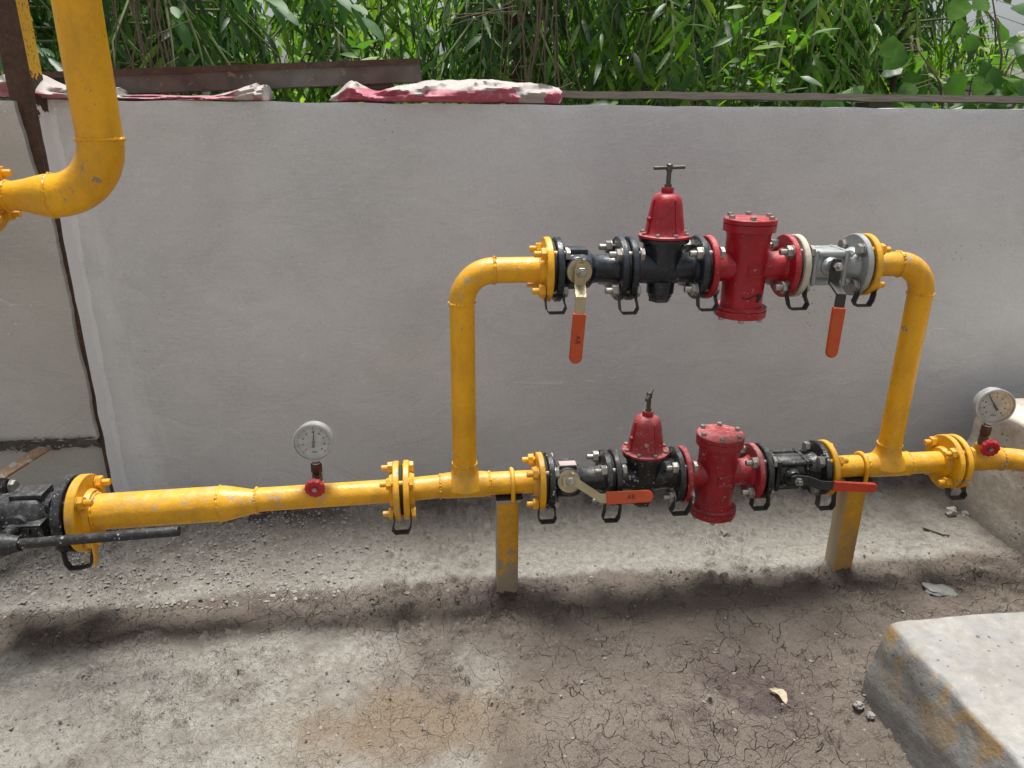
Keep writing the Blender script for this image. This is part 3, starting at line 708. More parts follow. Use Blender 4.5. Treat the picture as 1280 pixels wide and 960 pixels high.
def sack(name, x0, x1, y, z, hfun, dfun, label, mat, seed, nu=150, nv=34):
    """crumpled woven sack lying on the wall: a closed lumpy roll with folds"""
    root = thing(name, ((x0 + x1) / 2, y, z), label, 'sack')
    vs = []; fs = []; band = []
    for i in range(nu + 1):
        u = i / nu; x = x0 + (x1 - x0) * u
        H = hfun(u); D = dfun(u)
        for k in range(nv):
            t = k / nv; a = 2 * PI * t
            p = Vector((x * 9, math.cos(a) * 1.6, math.sin(a) * 1.6))
            fold = 1 - abs(mnoise.noise(p * 0.9 + Vector((seed, 0, 0)))) * 2
            wr = 0.30 * fold + 0.08 * mnoise.noise(p * 3.1 + Vector((0, seed, 0))) + 0.05 * mnoise.noise(p * 8)
            cy = math.cos(a); sz = math.sin(a)
            r = 1 + wr - 0.12
            zz = max(-0.9, sz * r) if sz < 0 else sz * r
            zz = (zz + 0.75) / 1.75 * H if True else 0
            vs.append((x - (x0 + x1) / 2 + 0.014 * mnoise.noise(p * 1.3), cy * D * 0.5 * r, max(0.003, zz)))
            zr = vs[-1][2] / 0.075; band.append(max(0.0, min(1.0, 0.74 - 0.66 * zr + 0.30 * mnoise.noise(Vector((u * 4.5, seed, 0))) - (0.5 if (u > 0.80 and u < 0.93) or u < 0.04 else 0) - 0.25 * max(0, math.sin(u * 19 + zr * 2) - .6))))
    for i in range(nu):
        for k in range(nv): k2 = (k + 1) % nv; fs.append((i * nv + k, i * nv + k2, (i + 1) * nv + k2, (i + 1) * nv + k))
    fs.append(tuple(range(nv))); fs.append(tuple(nu * nv + k for k in range(nv - 1, -1, -1)))
    mb = MB(); mb.add(vs, fs); me = mb.mesh('cloth', mat, 60)
    at = me.attributes.new('band', 'FLOAT', 'POINT'); at.data.foreach_set('value', band)
    link('cloth', me, root); return root
sack('woven_sack', -0.245, 0.402, 2.268, WT + 0.001,
     lambda u: 0.016 + 0.036 * min(1, u / 0.10) * (1 - 0.55 * math.exp(-((u - 0.20) / 0.10) ** 2)) * (1 - 0.25 * max(0, (u - .92) / .08)) + 0.012 * math.exp(-((u - 0.085) / .04) ** 2) + 0.01 * math.exp(-((u - .62) / .2) ** 2),
     lambda u: 0.10 + 0.07 * math.sin(PI * min(1, u * 1.05)), 'crumpled red and white woven sack lying on the wall top in the middle', 'tarp', 2.7)
sack('woven_sack', -0.80, -0.42, 2.262, WT + 0.001, lambda u: 0.014 + 0.042 * max(0, (u - .62) / .38) ** 1.2 * (1 if u < .95 else .7) , lambda u: 0.10 + 0.04 * u,
     'flattened pink woven sack tucked under the rusty channel', 'tarp2', 6.1, 110)
sack('woven_sack', -1.34, -0.80, 2.235, WT + 0.001, lambda u: 0.030 + 0.050 * math.exp(-((u - .16) / .22) ** 2) + 0.035 * math.exp(-((u - .58) / .12) ** 2), lambda u: 0.16,
     'faded pink and white sack draped on the wall behind the rusty post', 'tarp2', 9.4, 120)

# ------------------------------------------------------------------ pipe parts
ZL, ZU, YP = 0.338, 0.896, 1.70
R2, R3 = 0.03015, 0.04445
def bolt_mesh(name, mats, g=0.0215, rb=0.0075, af=0.0265, ext=0.016, flip=False):
    mb = MB(); s = -1 if flip else 1
    mb.lathe([(-g - 0.013 - ext, rb * 0.85), (-g - 0.013 - ext + 0.0015, rb), (0, rb)], (0, 0, 0), (s, 0, 0), 12, 0)
    mb.hexa((0, 0, 0), (s, 0, 0), af, 0.013, 0, t0=-g - 0.013)
    mb.lathe([(-g - 0.0015, af * 0.62), (-g + 0.0008, af * 0.62)], (0, 0, 0), (s, 0, 0), 16, 0)
    mb.lathe([(0, rb), (g + 0.006, rb)], (0, 0, 0), (s, 0, 0), 12, 1)
    mb.hexa((0, 0, 0), (s, 0, 0), af, 0.011, 1, t0=g)
    mb.lathe([(g - 0.0008, af * 0.62), (g + 0.0015, af * 0.62)], (0, 0, 0), (s, 0, 0), 16, 1)
    return mb.mesh(name, mats, 30)
BM = {
    'ys': bolt_mesh('bolt', ['yellow', 'steel']), 'sy': bolt_mesh('bolt', ['yellow', 'steel'], flip=True),
    'ss': bolt_mesh('bolt', ['steel', 'steel']), 'ks': bolt_mesh('bolt', ['black_dusty', 'steel']),
    'yy': bolt_mesh('bolt', ['yellow', 'yellow']), 'kk': bolt_mesh('bolt', ['black_dusty', 'black_dusty']),
    'y3': bolt_mesh('bolt', ['yellow', 'black_dusty'], 0.029, 0.0085, 0.030, 0.018, flip=True),
    'k3': bolt_mesh('bolt', ['black_dusty', 'steel'], 0.029, 0.0085, 0.030, 0.018),
}
jr = random.Random(11)
def bolts(flange, x, kind, y=0, z=0, pcd=0.1207, n=4, a0=PI / 4):
    a0 += jr.uniform(-.06, .06)
    for k in range(n):
        a = a0 + 2 * PI * k / n
        link('bolt', BM[kind], flange, (x + jr.uniform(-.003, .003), y + pcd / 2 * math.cos(a), z + pcd / 2 * math.sin(a)), (jr.uniform(0, 1.05), 0, 0))
def strap(flange, x, y=0, z=0, w=0.046, drop=0.092, skew=0.0, yo=-0.045, mat='strap', top=-0.043):
    w *= jr.uniform(.9, 1.1); drop *= jr.uniform(.94, 1.06); skew += jr.uniform(-.006, .006); yo += jr.uniform(-.004, .004)
    h = w / 2
    mb = MB(); mb.strip([(x - h * .92, y + yo - .002, z + top + 0.008), (x - h * .92, y + yo - .006, z + top - .02), (x - h + skew, y + yo - .006, z - drop + 0.010), (x - h + 0.007 + skew, y + yo - 0.006, z - drop),
                         (x + h - 0.006 + skew, y + yo - .006, z - drop), (x + h + skew, y + yo - .006, z - drop + 0.012), (x + h * .95, y + yo - .006, z + top - .02), (x + h * .95, y + yo - .002, z + top + 0.008)], (0.0, 1, 0.0), 0.020, 0.0026)
    return mb.build('earthing_strap', mat, flange)
FT, GAP = 0.0165, 0.003
def flange(root, x, side, mat, y=0, z=0, r=0.076, t=FT, hub=0.040, name='flange'):
    """side -1: flange lies left of the joint plane x; hub tapers away from the joint"""
    mb = MB(); o = (x + side * GAP, y, z)
    mb.lathe([(0, r * 0.62), (0.0012, r * 0.62), (0.0014, r - 0.0025), (0.0035, r), (t - 0.002, r), (t, r - 0.002)] + ([(t, hub + .004), (t + 0.012, hub)] if hub else []), o, (side, 0, 0), 44)
    return mb.build(name, mat, root)
def gasket(root, x, y=0, z=0, r=0.066):
    mb = MB(); mb.lathe([(-GAP, r), (GAP, r)], (x, y, z), (1, 0, 0), 36); return mb.build('gasket', 'rubber', root)
def ring(o, ax, r, rr=0.0035, seed=0, n=84, arc=2 * PI):
    ax, a, b = basis(ax); o = Vector(o); pts = []; rad = []
    for k in range(n):
        an = arc * k / n; w = mnoise.noise(Vector((k * 0.9, seed, 0)))
        pts.append(o + (a * math.cos(an) + b * math.sin(an)) * (r - 0.0008 + 0.0011 * w) + ax * 0.0026 * mnoise.noise(Vector((k * 0.55, seed, 5))))
        rad.append(rr * (0.82 + 0.55 * w + 0.12 * math.sin(k * 1.9)))
    return pts, rad
def weld(root, o, ax, r, mat='yellow', seed=0, rr=0.0036):
    mb = MB(); p, rad = ring(o, ax, r, rr, seed); mb.tube(p, rad, 8, closed=True); return mb.build('weld_bead', mat, root)
def elbow_pts(c, r, d0, d1, n=14):
    """arc about centre c starting at c+d0*r ending at c+d1*r"""
    c, d0, d1 = Vector(c), Vector(d0), Vector(d1)
    return [c + (d0 * math.cos(t * PI / 2 / n) + d1 * math.sin(t * PI / 2 / n)) * r for t in range(n + 1)]

# ---- left spool: reducer pipe coming from the big black valve
SL = 0.020       # the run sags a little to the left
root = thing('pipe_spool', (-0.077, YP, ZL - 0.007), 'dusty yellow pipe stepping down from thick to thin at the left, carrying the left gauge', 'pipe', rot=(0, -SL * 1.0, 0))
XF = -0.861 + 0.077
f0 = flange(root, 0, -1, 'yellow'); gasket(root, 0.0)
mb = MB(); mb.tube([(-0.02, 0, 0), (-0.362, 0, 0)], R2, 32); mb.build('thin_pipe', 'yellow', root)
mb = MB(); mb.lathe([(0, R2), (0.012, R2 + .001), (0.035, R2 + 0.006), (0.06, R3 - 0.003), (0.078, R3), (0.09, R3)], (-0.362, 0, -0.004), (-1, 0, 0), 34, cap=False)
mb.build('reducer', 'yellow', root)
mb = MB(); mb.tube([(-0.450, 0, -0.004), (XF + 0.02, 0, -0.004)], R3, 34); mb.build('thick_pipe', 'yellow', root)
weld(root, (-0.362, 0, -0.001), (1, 0, 0), R2 + .001, 'yellow', 1); weld(root, (-0.451, 0, -0.004), (1, 0, 0), R3, 'yellow', 2)
weld(root, (-0.0215, 0, 0), (1, 0, 0), R2 + .006, 'yellow', 3)
f3 = flange(root, XF, 1, 'yellow', z=-0.004, r=0.095, t=0.024, hub=0.055)
bolts(f3, XF, 'y3', 0, -0.004, 0.152); gasket(root, XF, z=-0.004, r=0.082)
weld(root, (XF + .041, 0, -0.004), (1, 0, 0), R3 + .002, 'yellow', 4)
mb = MB(); mb.strip([(XF + 0.045, -0.052, -0.048), (XF + 0.038, -0.06, -0.075), (XF + 0.028, -0.06, -0.115), (XF + 0.004, -0.058, -0.122), (XF - 0.022, -0.058, -0.122), (XF - 0.03, -0.058, -0.105), (XF - 0.03, -0.058, -0.06)], (0, 1, 0), 0.018, 0.003)
mb.build('earthing_strap', 'strap', f3)
mb = MB(); mb.strip([(XF + 0.0455, -0.0625, -0.045), (XF + 0.0455, -0.064, -0.085), (XF + 0.040, -0.064, -0.112)], (0, 1, 0), 0.02, 0.004); mb.build('painted_tab', 'yellow', f3)

# ---- left U spool (tee, riser and elbow to the upper valves)
root = thing('pipe_spool', (0.084, YP, ZL), 'yellow pipe with a tee and left riser bending to the upper valves', 'pipe')
xa = -0.077 - 0.084; xb = 0.291 - 0.084; xu = 0.296 - 0.084; H = ZU - ZL
fa = flange(root, xa, 1, 'yellow', z=-0.006); bolts(fa, xa, 'yy', 0, -0.006, a0=PI / 4); strap(fa, xa, z=-0.006, w=0.044, drop=0.09)
mb = MB(); mb.tube([(xa + 0.018, 0, -0.006), (-0.064, 0, -0.001), (0.064, 0, 0), (xb - 0.018, 0, 0)], R2, 32); mb.build('pipe', 'yellow', root)
mb = MB(); mb.lathe([(0, R2 + .020), (0.022, R2 + .014), (0.032, R2 + 0.007), (0.045, R2 + .0025), (0.062, R2 + .001)], (0, 0, 0), (0, 0, 1), 32)
mb.lathe([(-0.063, R2 + .0008), (-0.045, R2 + .0035), (0.045, R2 + .0035), (0.063, R2 + .0008)], (0, 0, 0), (1, 0, 0), 32)
mb.build('tee', 'yellow', root)
weld(root, (-0.0635, 0, -0.001), (1, 0, 0), R2 + .001, 'yellow', 5); weld(root, (0.0635, 0, 0), (1, 0, 0), R2 + .001, 'yellow', 6); weld(root, (0, 0, 0.0625), (0, 0, 1), R2 + .001, 'yellow', 7)
mb = MB(); mb.tube([(0, 0, 0.05), (0, 0, H - 0.076)], R2, 32); mb.build('riser_pipe', 'yellow_clean', root)
mb = MB(); mb.tube(elbow_pts((0.076, 0, H - 0.076), 0.076, (-1, 0, 0), (0, 0, 1)), R2 + .0004, 32); mb.build('elbow', 'yellow', root)
weld(root, (0, 0, H - 0.076), (0, 0, 1), R2 + .0008, 'yellow', 8); weld(root, (0.076, 0, H), (1, 0, 0), R2 + .0008, 'yellow', 9, 0.0042)
mb = MB(); mb.tube([(0.076, 0, H), (xu - 0.018, 0, H)], R2, 32); mb.build('upper_pipe', 'yellow', root)
fb = flange(root, xb, -1, 'yellow', hub=0.036); bolts(fb, xb, 'ys'); gasket(root, xb); strap(fb, xb, w=0.044, drop=0.092)
fc = flange(root, xu, -1, 'yellow', z=H, hub=0.036); bolts(fc, xu, 'ys', 0, H); gasket(root, xu, z=H); strap(fc, xu, z=H, w=0.044, drop=0.093)

# ---- right U spool
root = thing('pipe_spool', (1.247, YP, ZL), 'yellow pipe with a tee and right riser bending down from the upper valves', 'pipe')
xa = 1.053 - 1.247; xb = 1.434 - 1.247; xu = 1.066 - 1.247
mb = MB(); mb.tube([(xa + 0.018, 0, 0), (xb - 0.018, 0, 0)], R2, 32); mb.build('pipe', 'yellow', root)
mb = MB(); mb.lathe([(0, R2 + .020), (0.022, R2 + .014), (0.032, R2 + 0.007), (0.045, R2 + .0025), (0.062, R2 + .001)], (0, 0, 0), (0, 0, 1), 32)
mb.lathe([(-0.063, R2 + .0008), (-0.045, R2 + .0035), (0.045, R2 + .0035), (0.063, R2 + .0008)], (0, 0, 0), (1, 0, 0), 32); mb.build('tee', 'yellow', root)
weld(root, (-0.0635, 0, 0), (1, 0, 0), R2 + .001, 'yellow', 15); weld(root, (0.0635, 0, 0), (1, 0, 0), R2 + .001, 'yellow', 16); weld(root, (0, 0, 0.0625), (0, 0, 1), R2 + .001, 'yellow', 17)
mb = MB(); mb.tube([(0, 0, 0.05), (0, 0, H - 0.076)], R2, 32); mb.build('riser_pipe', 'yellow_clean', root)
mb = MB(); mb.tube(elbow_pts((-0.076, 0, H - 0.076), 0.076, (1, 0, 0), (0, 0, 1)), R2 + .0004, 32); mb.build('elbow', 'yellow', root)
weld(root, (0, 0, H - 0.076), (0, 0, 1), R2 + .0008, 'yellow', 18); weld(root, (-0.076, 0, H), (1, 0, 0), R2 + .0008, 'yellow', 19, 0.0042)
mb = MB(); mb.tube([(-0.076, 0, H), (xu + 0.018, 0, H)], R2, 32); mb.build('upper_pipe', 'yellow', root)
fa = flange(root, xa, 1, 'yellow', hub=0.036); bolts(fa, xa, 'sy'); gasket(root, xa); strap(fa, xa, drop=0.092, skew=0.004)
fc = flange(root, xu, 1, 'yellow', z=H, hub=0.036); bolts(fc, xu, 'sy', 0, H); gasket(root, xu, z=H); strap(fc, xu, z=H, drop=0.092)
fb = flange(root, xb, -1, 'yellow'); bolts(fb, xb, 'yy'); gasket(root, xb); strap(fb, xb, drop=0.092, skew=0.008)

# ---- right end spool turning towards the camera
root = thing('pipe_spool', (1.434, YP, ZL), 'yellow pipe at the right end curving in front of the concrete plinth', 'pipe')
flange(root, 0, 1, 'yellow')
mb = MB(); mb.tube([(0.018, 0, 0), (0.155, 0, 0)], R2, 32); mb.build('pipe', 'yellow', root)
mb = MB(); mb.tube(elbow_pts((0.155, -0.090, 0), 0.090, (0, 1, 0), (1, 0, 0)) , R2 + .0005, 32); mb.build('elbow', 'yellow', root)
mb = MB(); mb.tube([(0.245, -0.090, 0), (0.245, -0.26, -0.0), (0.245, -0.9, 0.0)], R2, 32); mb.build('end_pipe', 'yellow', root)
weld(root, (0.155, 0, 0), (1, 0, 0), R2 + .0008, 'yellow', 21); weld(root, (0.245, -0.09, 0), (0, 1, 0), R2 + .0008, 'yellow', 22)
mb = MB(); mb.lathe([(0.02, 0.021), (0.034, 0.017), (0.047, 0.0155), (0.049, 0.013)], (0.085, 0, 0), (0.06, 0, 1), 20); mb.build('gauge_socket', 'yellow', root)

# ---- top left pipe
root = thing('downcomer_pipe', (-0.662, YP, 1.07), 'thick glossy yellow vertical pipe with elbow at the top left corner', 'pipe')
mb = MB(); mb.tube([(0.006, 0, 1.2), (0.0, 0, 0.114)], R3, 40); mb.build('vertical_pipe', 'yellow_clean', root)
mb = MB(); mb.tube(elbow_pts((-0.114, 0, 0.114), 0.114, (1, 0, 0), (0, 0, -1), 18), R3 + .0006, 40); mb.build('elbow', 'yellow_clean', root)
weld(root, (0, 0, 0.114), (0, 0, 1), R3 + .001, 'yellow_clean', 31, 0.0042); weld(root, (-0.114, 0, 0), (1, 0, 0), R3 + .0008, 'yellow_clean', 32)
mb = MB(); mb.lathe([(0, R3 + .0006), (0.012, R3), (0.03, R3 - 0.004), (0.055, R2 + 0.004), (0.075, R2 + .0005), (0.089, R2)], (-0.114, 0, 0), (-1, 0, 0), 36, cap=False); mb.build('reducer', 'yellow_clean', root)
mb = MB(); mb.tube([(-0.203, 0, 0), (-0.235, 0, 0)], R2, 32); mb.build('stub_pipe', 'yellow_clean', root)
weld(root, (-0.203, 0, 0), (1, 0, 0), R2 + .0008, 'yellow_clean', 33)
ft = flange(root, -0.256, 1, 'yellow_clean', hub=0.036); bolts(ft, -0.256, 'sy', a0=PI / 4)
fx = flange(root, -0.256, -1, 'yellow_clean', name='mating_flange')
mb = MB(); mb.tube([(-0.272, 0, 0), (-0.8, 0, 0)], R2, 28); mb.build('feed_pipe', 'yellow_clean', root)

# ------------------------------------------------------------------ valves
def capsule(L, w, n=9, r=None):
    r = r or w / 2; p = [(0, -w / 2)]
    for k in range(n + 1):
        a = -PI / 2 + PI * k / n; p.append((L - r + r * math.cos(a), (w / 2) * math.sin(a)))
    p.append((0, w / 2)); return p
def lever(root, o, a, h, mats, L1=0.050, off=0.028, L2=0.095, Ls=0.118, text=None, shift=0.0, wbar=0.026, wsl=0.030):
    """flat lever on a stem: a = stem axis (outward), h = lever direction"""
    a = Vector(a).normalized(); h = Vector(h); h = (h - a * h.dot(a)).normalized(); wd = a.cross(h)
    o = Vector(o)
    mb = MB(); pts = [o - h * 0.018, o - h * .004, o + h * L1, o + h * (L1 + 0.024) + a * off, o + h * L2 + a * off, o + h * (L2 + .02) + a * off]
    if shift: pts = [o - h * 0.018, o - h * .004, o + h * .012, o + h * (L1 + 0.008) + a * off * .5 + wd * shift * .5, o + h * (L2 - .012) + a * off + wd * shift, o + h * (L2 + .02) + a * off + wd * shift]
    mb.strip(pts, wd, [wbar * 0.75, wbar * 1.12, wbar, wbar * .92, wbar * .92, wbar * .92], 0.0045)
    lv = mb.build('lever', mats[0], root)
    mb = MB(); mb.prism(capsule(Ls, wsl, 10), o + h * L2 + a * off + wd * shift, h, wd, 0.0105, 0.0028); sl = mb.build('grip_sleeve', mats[1], lv)
    if text:
        cu = bpy.data.curves.new('marking', 'FONT'); cu.body = text; cu.size = 0.017; cu.extrude = 0.0
        cu.align_x = 'CENTER'; cu.align_y = 'CENTER'
        to = bpy.data.objects.new('tmp', cu); C.objects.link(to)
        dg = bpy.context.evaluated_depsgraph_get(); tm = bpy.data.meshes.new_from_object(to.evaluated_get(dg))
        bpy.data.objects.remove(to); tm.name = 'marking'; tm.materials.clear(); tm.materials.append(M['ink'])
        # text runs along the lever, read facing outward
        X = h; Z = a; Y = Z.cross(X)
        R = Matrix((X, Y, Z)).transposed().to_4x4()
        p = o + h * (L2 + Ls * 0.52) + a * (off + 0.0057) + wd * shift
        link('marking', tm, sl, mat=Matrix.Translation(p) @ R)
    return lv
def valve_two_piece(name, loc, length, mat, label, tilt, hdir, levmats, text, group, bolt_mat='steel', plate=None, L1=0.050, **kw):
    """flanged two-piece ball valve, barrel along +X from 0 to length"""
    root = thing(name, loc, label, 'valve', group)
    fl = flange(root, 0, 1, mat, hub=None); fr = flange(root, length, -1, mat, hub=None)
    mb = MB()
    mb.lathe([(0.018, 0.040), (0.026, 0.043), (0.034, 0.047), (0.070, 0.048), (0.088, 0.045), (0.096, 0.036), (0.100, 0.0335), (length - 0.030, 0.033), (length - 0.018, 0.038)], (0, 0, 0), (1, 0, 0), 36, jit=0.006)
    mb.box((0.055, 0.0, 0.042), (0.052, 0.052, 0.018), 0.004)
    mb.box((0.024, -0.004, 0.038), (0.014, 0.05, 0.016), 0.003)
    mb.build('body', mat, root)
    if plate:
        mb = MB(); mb.box((0.058, -0.012, 0.0535), (0.044, 0.026, 0.0035), 0.001); mb.build('name_plate', plate, root)
    a = Vector((0, -math.cos(tilt), math.sin(tilt))); c = Vector((0.055, 0, 0))
    mb = MB(); mb.lathe([(0.030, 0.036), (0.052, 0.034), (0.056, 0.031), (0.0575, 0.024)], c, a, 30); mb.build('stem_bonnet', mat, root)
    mb = MB(); mb.lathe([(0.0575, 0.029), (0.0610, 0.029)], c, a, 24); mb.box(c + a * 0.066 + Vector((0.008, 0, 0.026 if hdir[2] < -.5 else 0.02)), (0.007, 0.011, 0.007), 0.001)
    mb.build('stop_plate', levmats[0], root)
    mb = MB(); mb.lathe([(0.055, 0.0105), (0.0835, 0.0105)], c, a, 16); mb.hexa(c, a, 0.020, 0.010, t0=0.079); mb.lathe([(0.086, 0.0062), (0.0965, 0.0058)], c, a, 12)
    mb.build('stem_nut', 'steel', root)
    lever(root, c + a * 0.076, a, hdir, levmats, text=text, L1=L1, **kw)
    return root
def valve_three_piece(name, loc, length, mat, label, tilt, hdir, levmats, text, group, lmat=None, **kw):
    """flanged three-piece ball valve with tie bolts along the body"""
    root = thing(name, loc, label, 'valve', group)
    flange(root, 0, 1, lmat or mat, hub=None); flange(root, length, -1, mat, hub=None)
    mb = MB()
    mb.lathe([(0.018, 0.040), (0.028, 0.034), (0.040, 0.034), (0.046, 0.040), (0.052, 0.042), (length * .5 + .02, 0.044), (length - 0.062, 0.042), (length - 0.052, 0.038), (length - 0.035, 0.037), (length - 0.018, 0.045)], (0, 0, 0), (1, 0, 0), 32, jit=0.006)
    mb.build('body', mat, root)
    mb = MB(); x0, x1 = 0.040, length - 0.052
    mb.box(((x0 + x1) / 2, 0, 0), (x1 - x0 - 0.028, 0.070, 0.070), 0.009); mb.build('centre_block', mat, root)
    for xx in (x0 + .006, x1 - .006):
        mb = MB(); mb.box((xx, 0, 0), (0.012, 0.088, 0.088), 0.006); mb.build('end_plate', mat, root)
    for sy in (-1, 1):
        for sz in (-1, 1):
            mb = MB(); p = (0, sy * 0.034, sz * 0.034)
            mb.lathe([(x0 - 0.012, 0.0048), (x1 + 0.014, 0.0048)], p, (1, 0, 0), 10); mb.lathe([(x0 + .012, 0.0085), (x1 - .012, 0.0085)], p, (1, 0, 0), 12)
            mb.hexa(p, (1, 0, 0), 0.016, 0.008, t0=x0 - 0.010); mb.hexa(p, (1, 0, 0), 0.016, 0.008, t0=x1 + 0.0015)
            mb.build('tie_bolt', mat, root)
    a = Vector((0, -math.cos(tilt), math.sin(tilt))); c = Vector(((x0 + x1) / 2 - .002, 0, 0))
    mb = MB(); mb.lathe([(0.030, 0.025), (0.046, 0.023), (0.050, 0.018), (0.056, 0.016)], c, a, 24); mb.build('stem_bonnet', mat, root)
    mb = MB(); mb.lathe([(0.050, 0.009), (0.078, 0.009)], c, a, 14); mb.hexa(c, a, 0.019, 0.010, t0=0.0735); mb.lathe([(0.08, 0.0058), (0.092, 0.0055)], c, a, 12); mb.build('stem_nut', 'steel', root)
    lever(root, c + a * 0.070, a, hdir, levmats, text=text, **kw)
    return root

valve_two_piece('ball_valve', (0.296, YP, ZU), 0.174, 'black', 'black ball valve on the upper left, orange lever hanging down', math.radians(6), (-0.075, 0, -1), ('lever_zinc', 'orange'), 'AR', 'lever ball valves', L1=0.030, off=0.024, L2=0.090, Ls=0.117)
valve_two_piece('ball_valve', (0.291, YP, ZL), 0.173, 'black_dusty', 'dusty black ball valve on the lower left, orange lever pointing right', math.radians(24), (1, 0, 0.0), ('lever_zinc', 'orange'), 'AR', 'lever ball valves', plate='pink_plate', shift=-0.044, L1=0.034, off=0.022, L2=0.085, Ls=0.122, wbar=0.026, wsl=0.032)
valve_three_piece('ball_valve', (0.885, YP, ZU), 0.181, 'grey', 'silver grey ball valve on the upper right, orange lever hanging down', math.radians(8), (-0.085, 0, -1), ('strap', 'orange'), None, 'lever ball valves', lmat='cream', L1=0.038, off=0.040, L2=0.092, Ls=0.120)
valve_three_piece('ball_valve', (0.870, YP, ZL), 0.183, 'black_dusty', 'black ball valve on the lower right, red orange lever pointing right', math.radians(2), (1, 0, -0.10), ('strap', 'orange_red'), None, 'lever ball valves', L1=0.030, off=0.024, L2=0.088, Ls=0.125, wsl=0.026)

# ---- big black valve at the far left
root = thing('large_ball_valve', (-0.861, YP, ZL - 0.026), 'large cement spattered black valve at the left edge with a long black pipe lever', 'valve')
fl = flange(root, 0, -1, 'black_dusty', r=0.095, t=0.024, hub=None)
f2 = flange(root, -0.203, 1, 'black_dusty', r=0.095, t=0.022, hub=None); bolts(f2, -0.203, 'k3', 0, 0, 0.152)
mb = MB(); mb.lathe([(-0.026, 0.056), (-0.036, 0.050), (-0.058, 0.050), (-0.066, 0.058), (-0.078, 0.064), (-0.125, 0.066), (-0.15, 0.060), (-0.175, 0.054), (-0.182, 0.062)], (0, 0, 0), (1, 0, 0), 36, jit=0.008); mb.build('body', 'black_dusty', root)
for (p_, q_) in (((-0.10, 0.0, 0.058), (0.075, 0.06, 0.022)), ((-0.045, -0.03, 0.035), (0.022, 0.03, 0.02)), ((-0.05, -0.042, -0.005), (0.03, 0.018, 0.012))): MB().box(p_, q_, 0.004).build('cast_pad', 'black_dusty', root)
mb = MB()
for p in ((-0.125, -0.055, -0.018), (-0.06, -0.055, -0.018)): mb.box(p, (0.014, 0.04, 0.06), 0.003)
mb.box((-0.095, -0.060, 0.012), (0.085, 0.045, 0.010), 0.003); mb.build('stem_bracket', 'black_dusty', root)
a = Vector((0, -1, 0.15)).normalized(); c = Vector((-0.115, 0, -0.008))
mb = MB(); mb.lathe([(0.05, 0.034), (0.075, 0.032), (0.078, 0.016), (0.12, 0.014)], c, a, 26); mb.build('stem_bonnet', 'black_dusty', root)
mb = MB(); mb.hexa(c, a, 0.024, 0.012, t0=0.078); mb.build('gland_nut', 'steel_dark', root)
mb = MB(); p0 = Vector((-0.155, -0.140, 0.004))
mb.lathe([(-0.03, 0.018), (-0.026, 0.024), (0.03, 0.027), (0.055, 0.025), (0.075, 0.019), (0.085, 0.017)], p0, (1, 0, 0.01), 24); mb.lathe([(0.028, 0.026), (0.060, 0.030), (0.066, 0.024)], p0 + Vector((0.01, 0.062, 0)), (0, -1, 0.0), 20)
lv = mb.build('lever_socket', 'black_dusty', root)
mb = MB(); mb.hexa(p0 + Vector((-.012, -.022, -0.006)), (0, -1, 0), 0.018, 0.010); mb.build('set_screw', 'steel_dark', lv)
mb = MB(); mb.tube([p0 + Vector((0.06, 0, 0)), p0 + Vector((0.432, -0.004, 0.014))], 0.0118, 20); mb.build('lever_pipe', 'black_dusty', root)

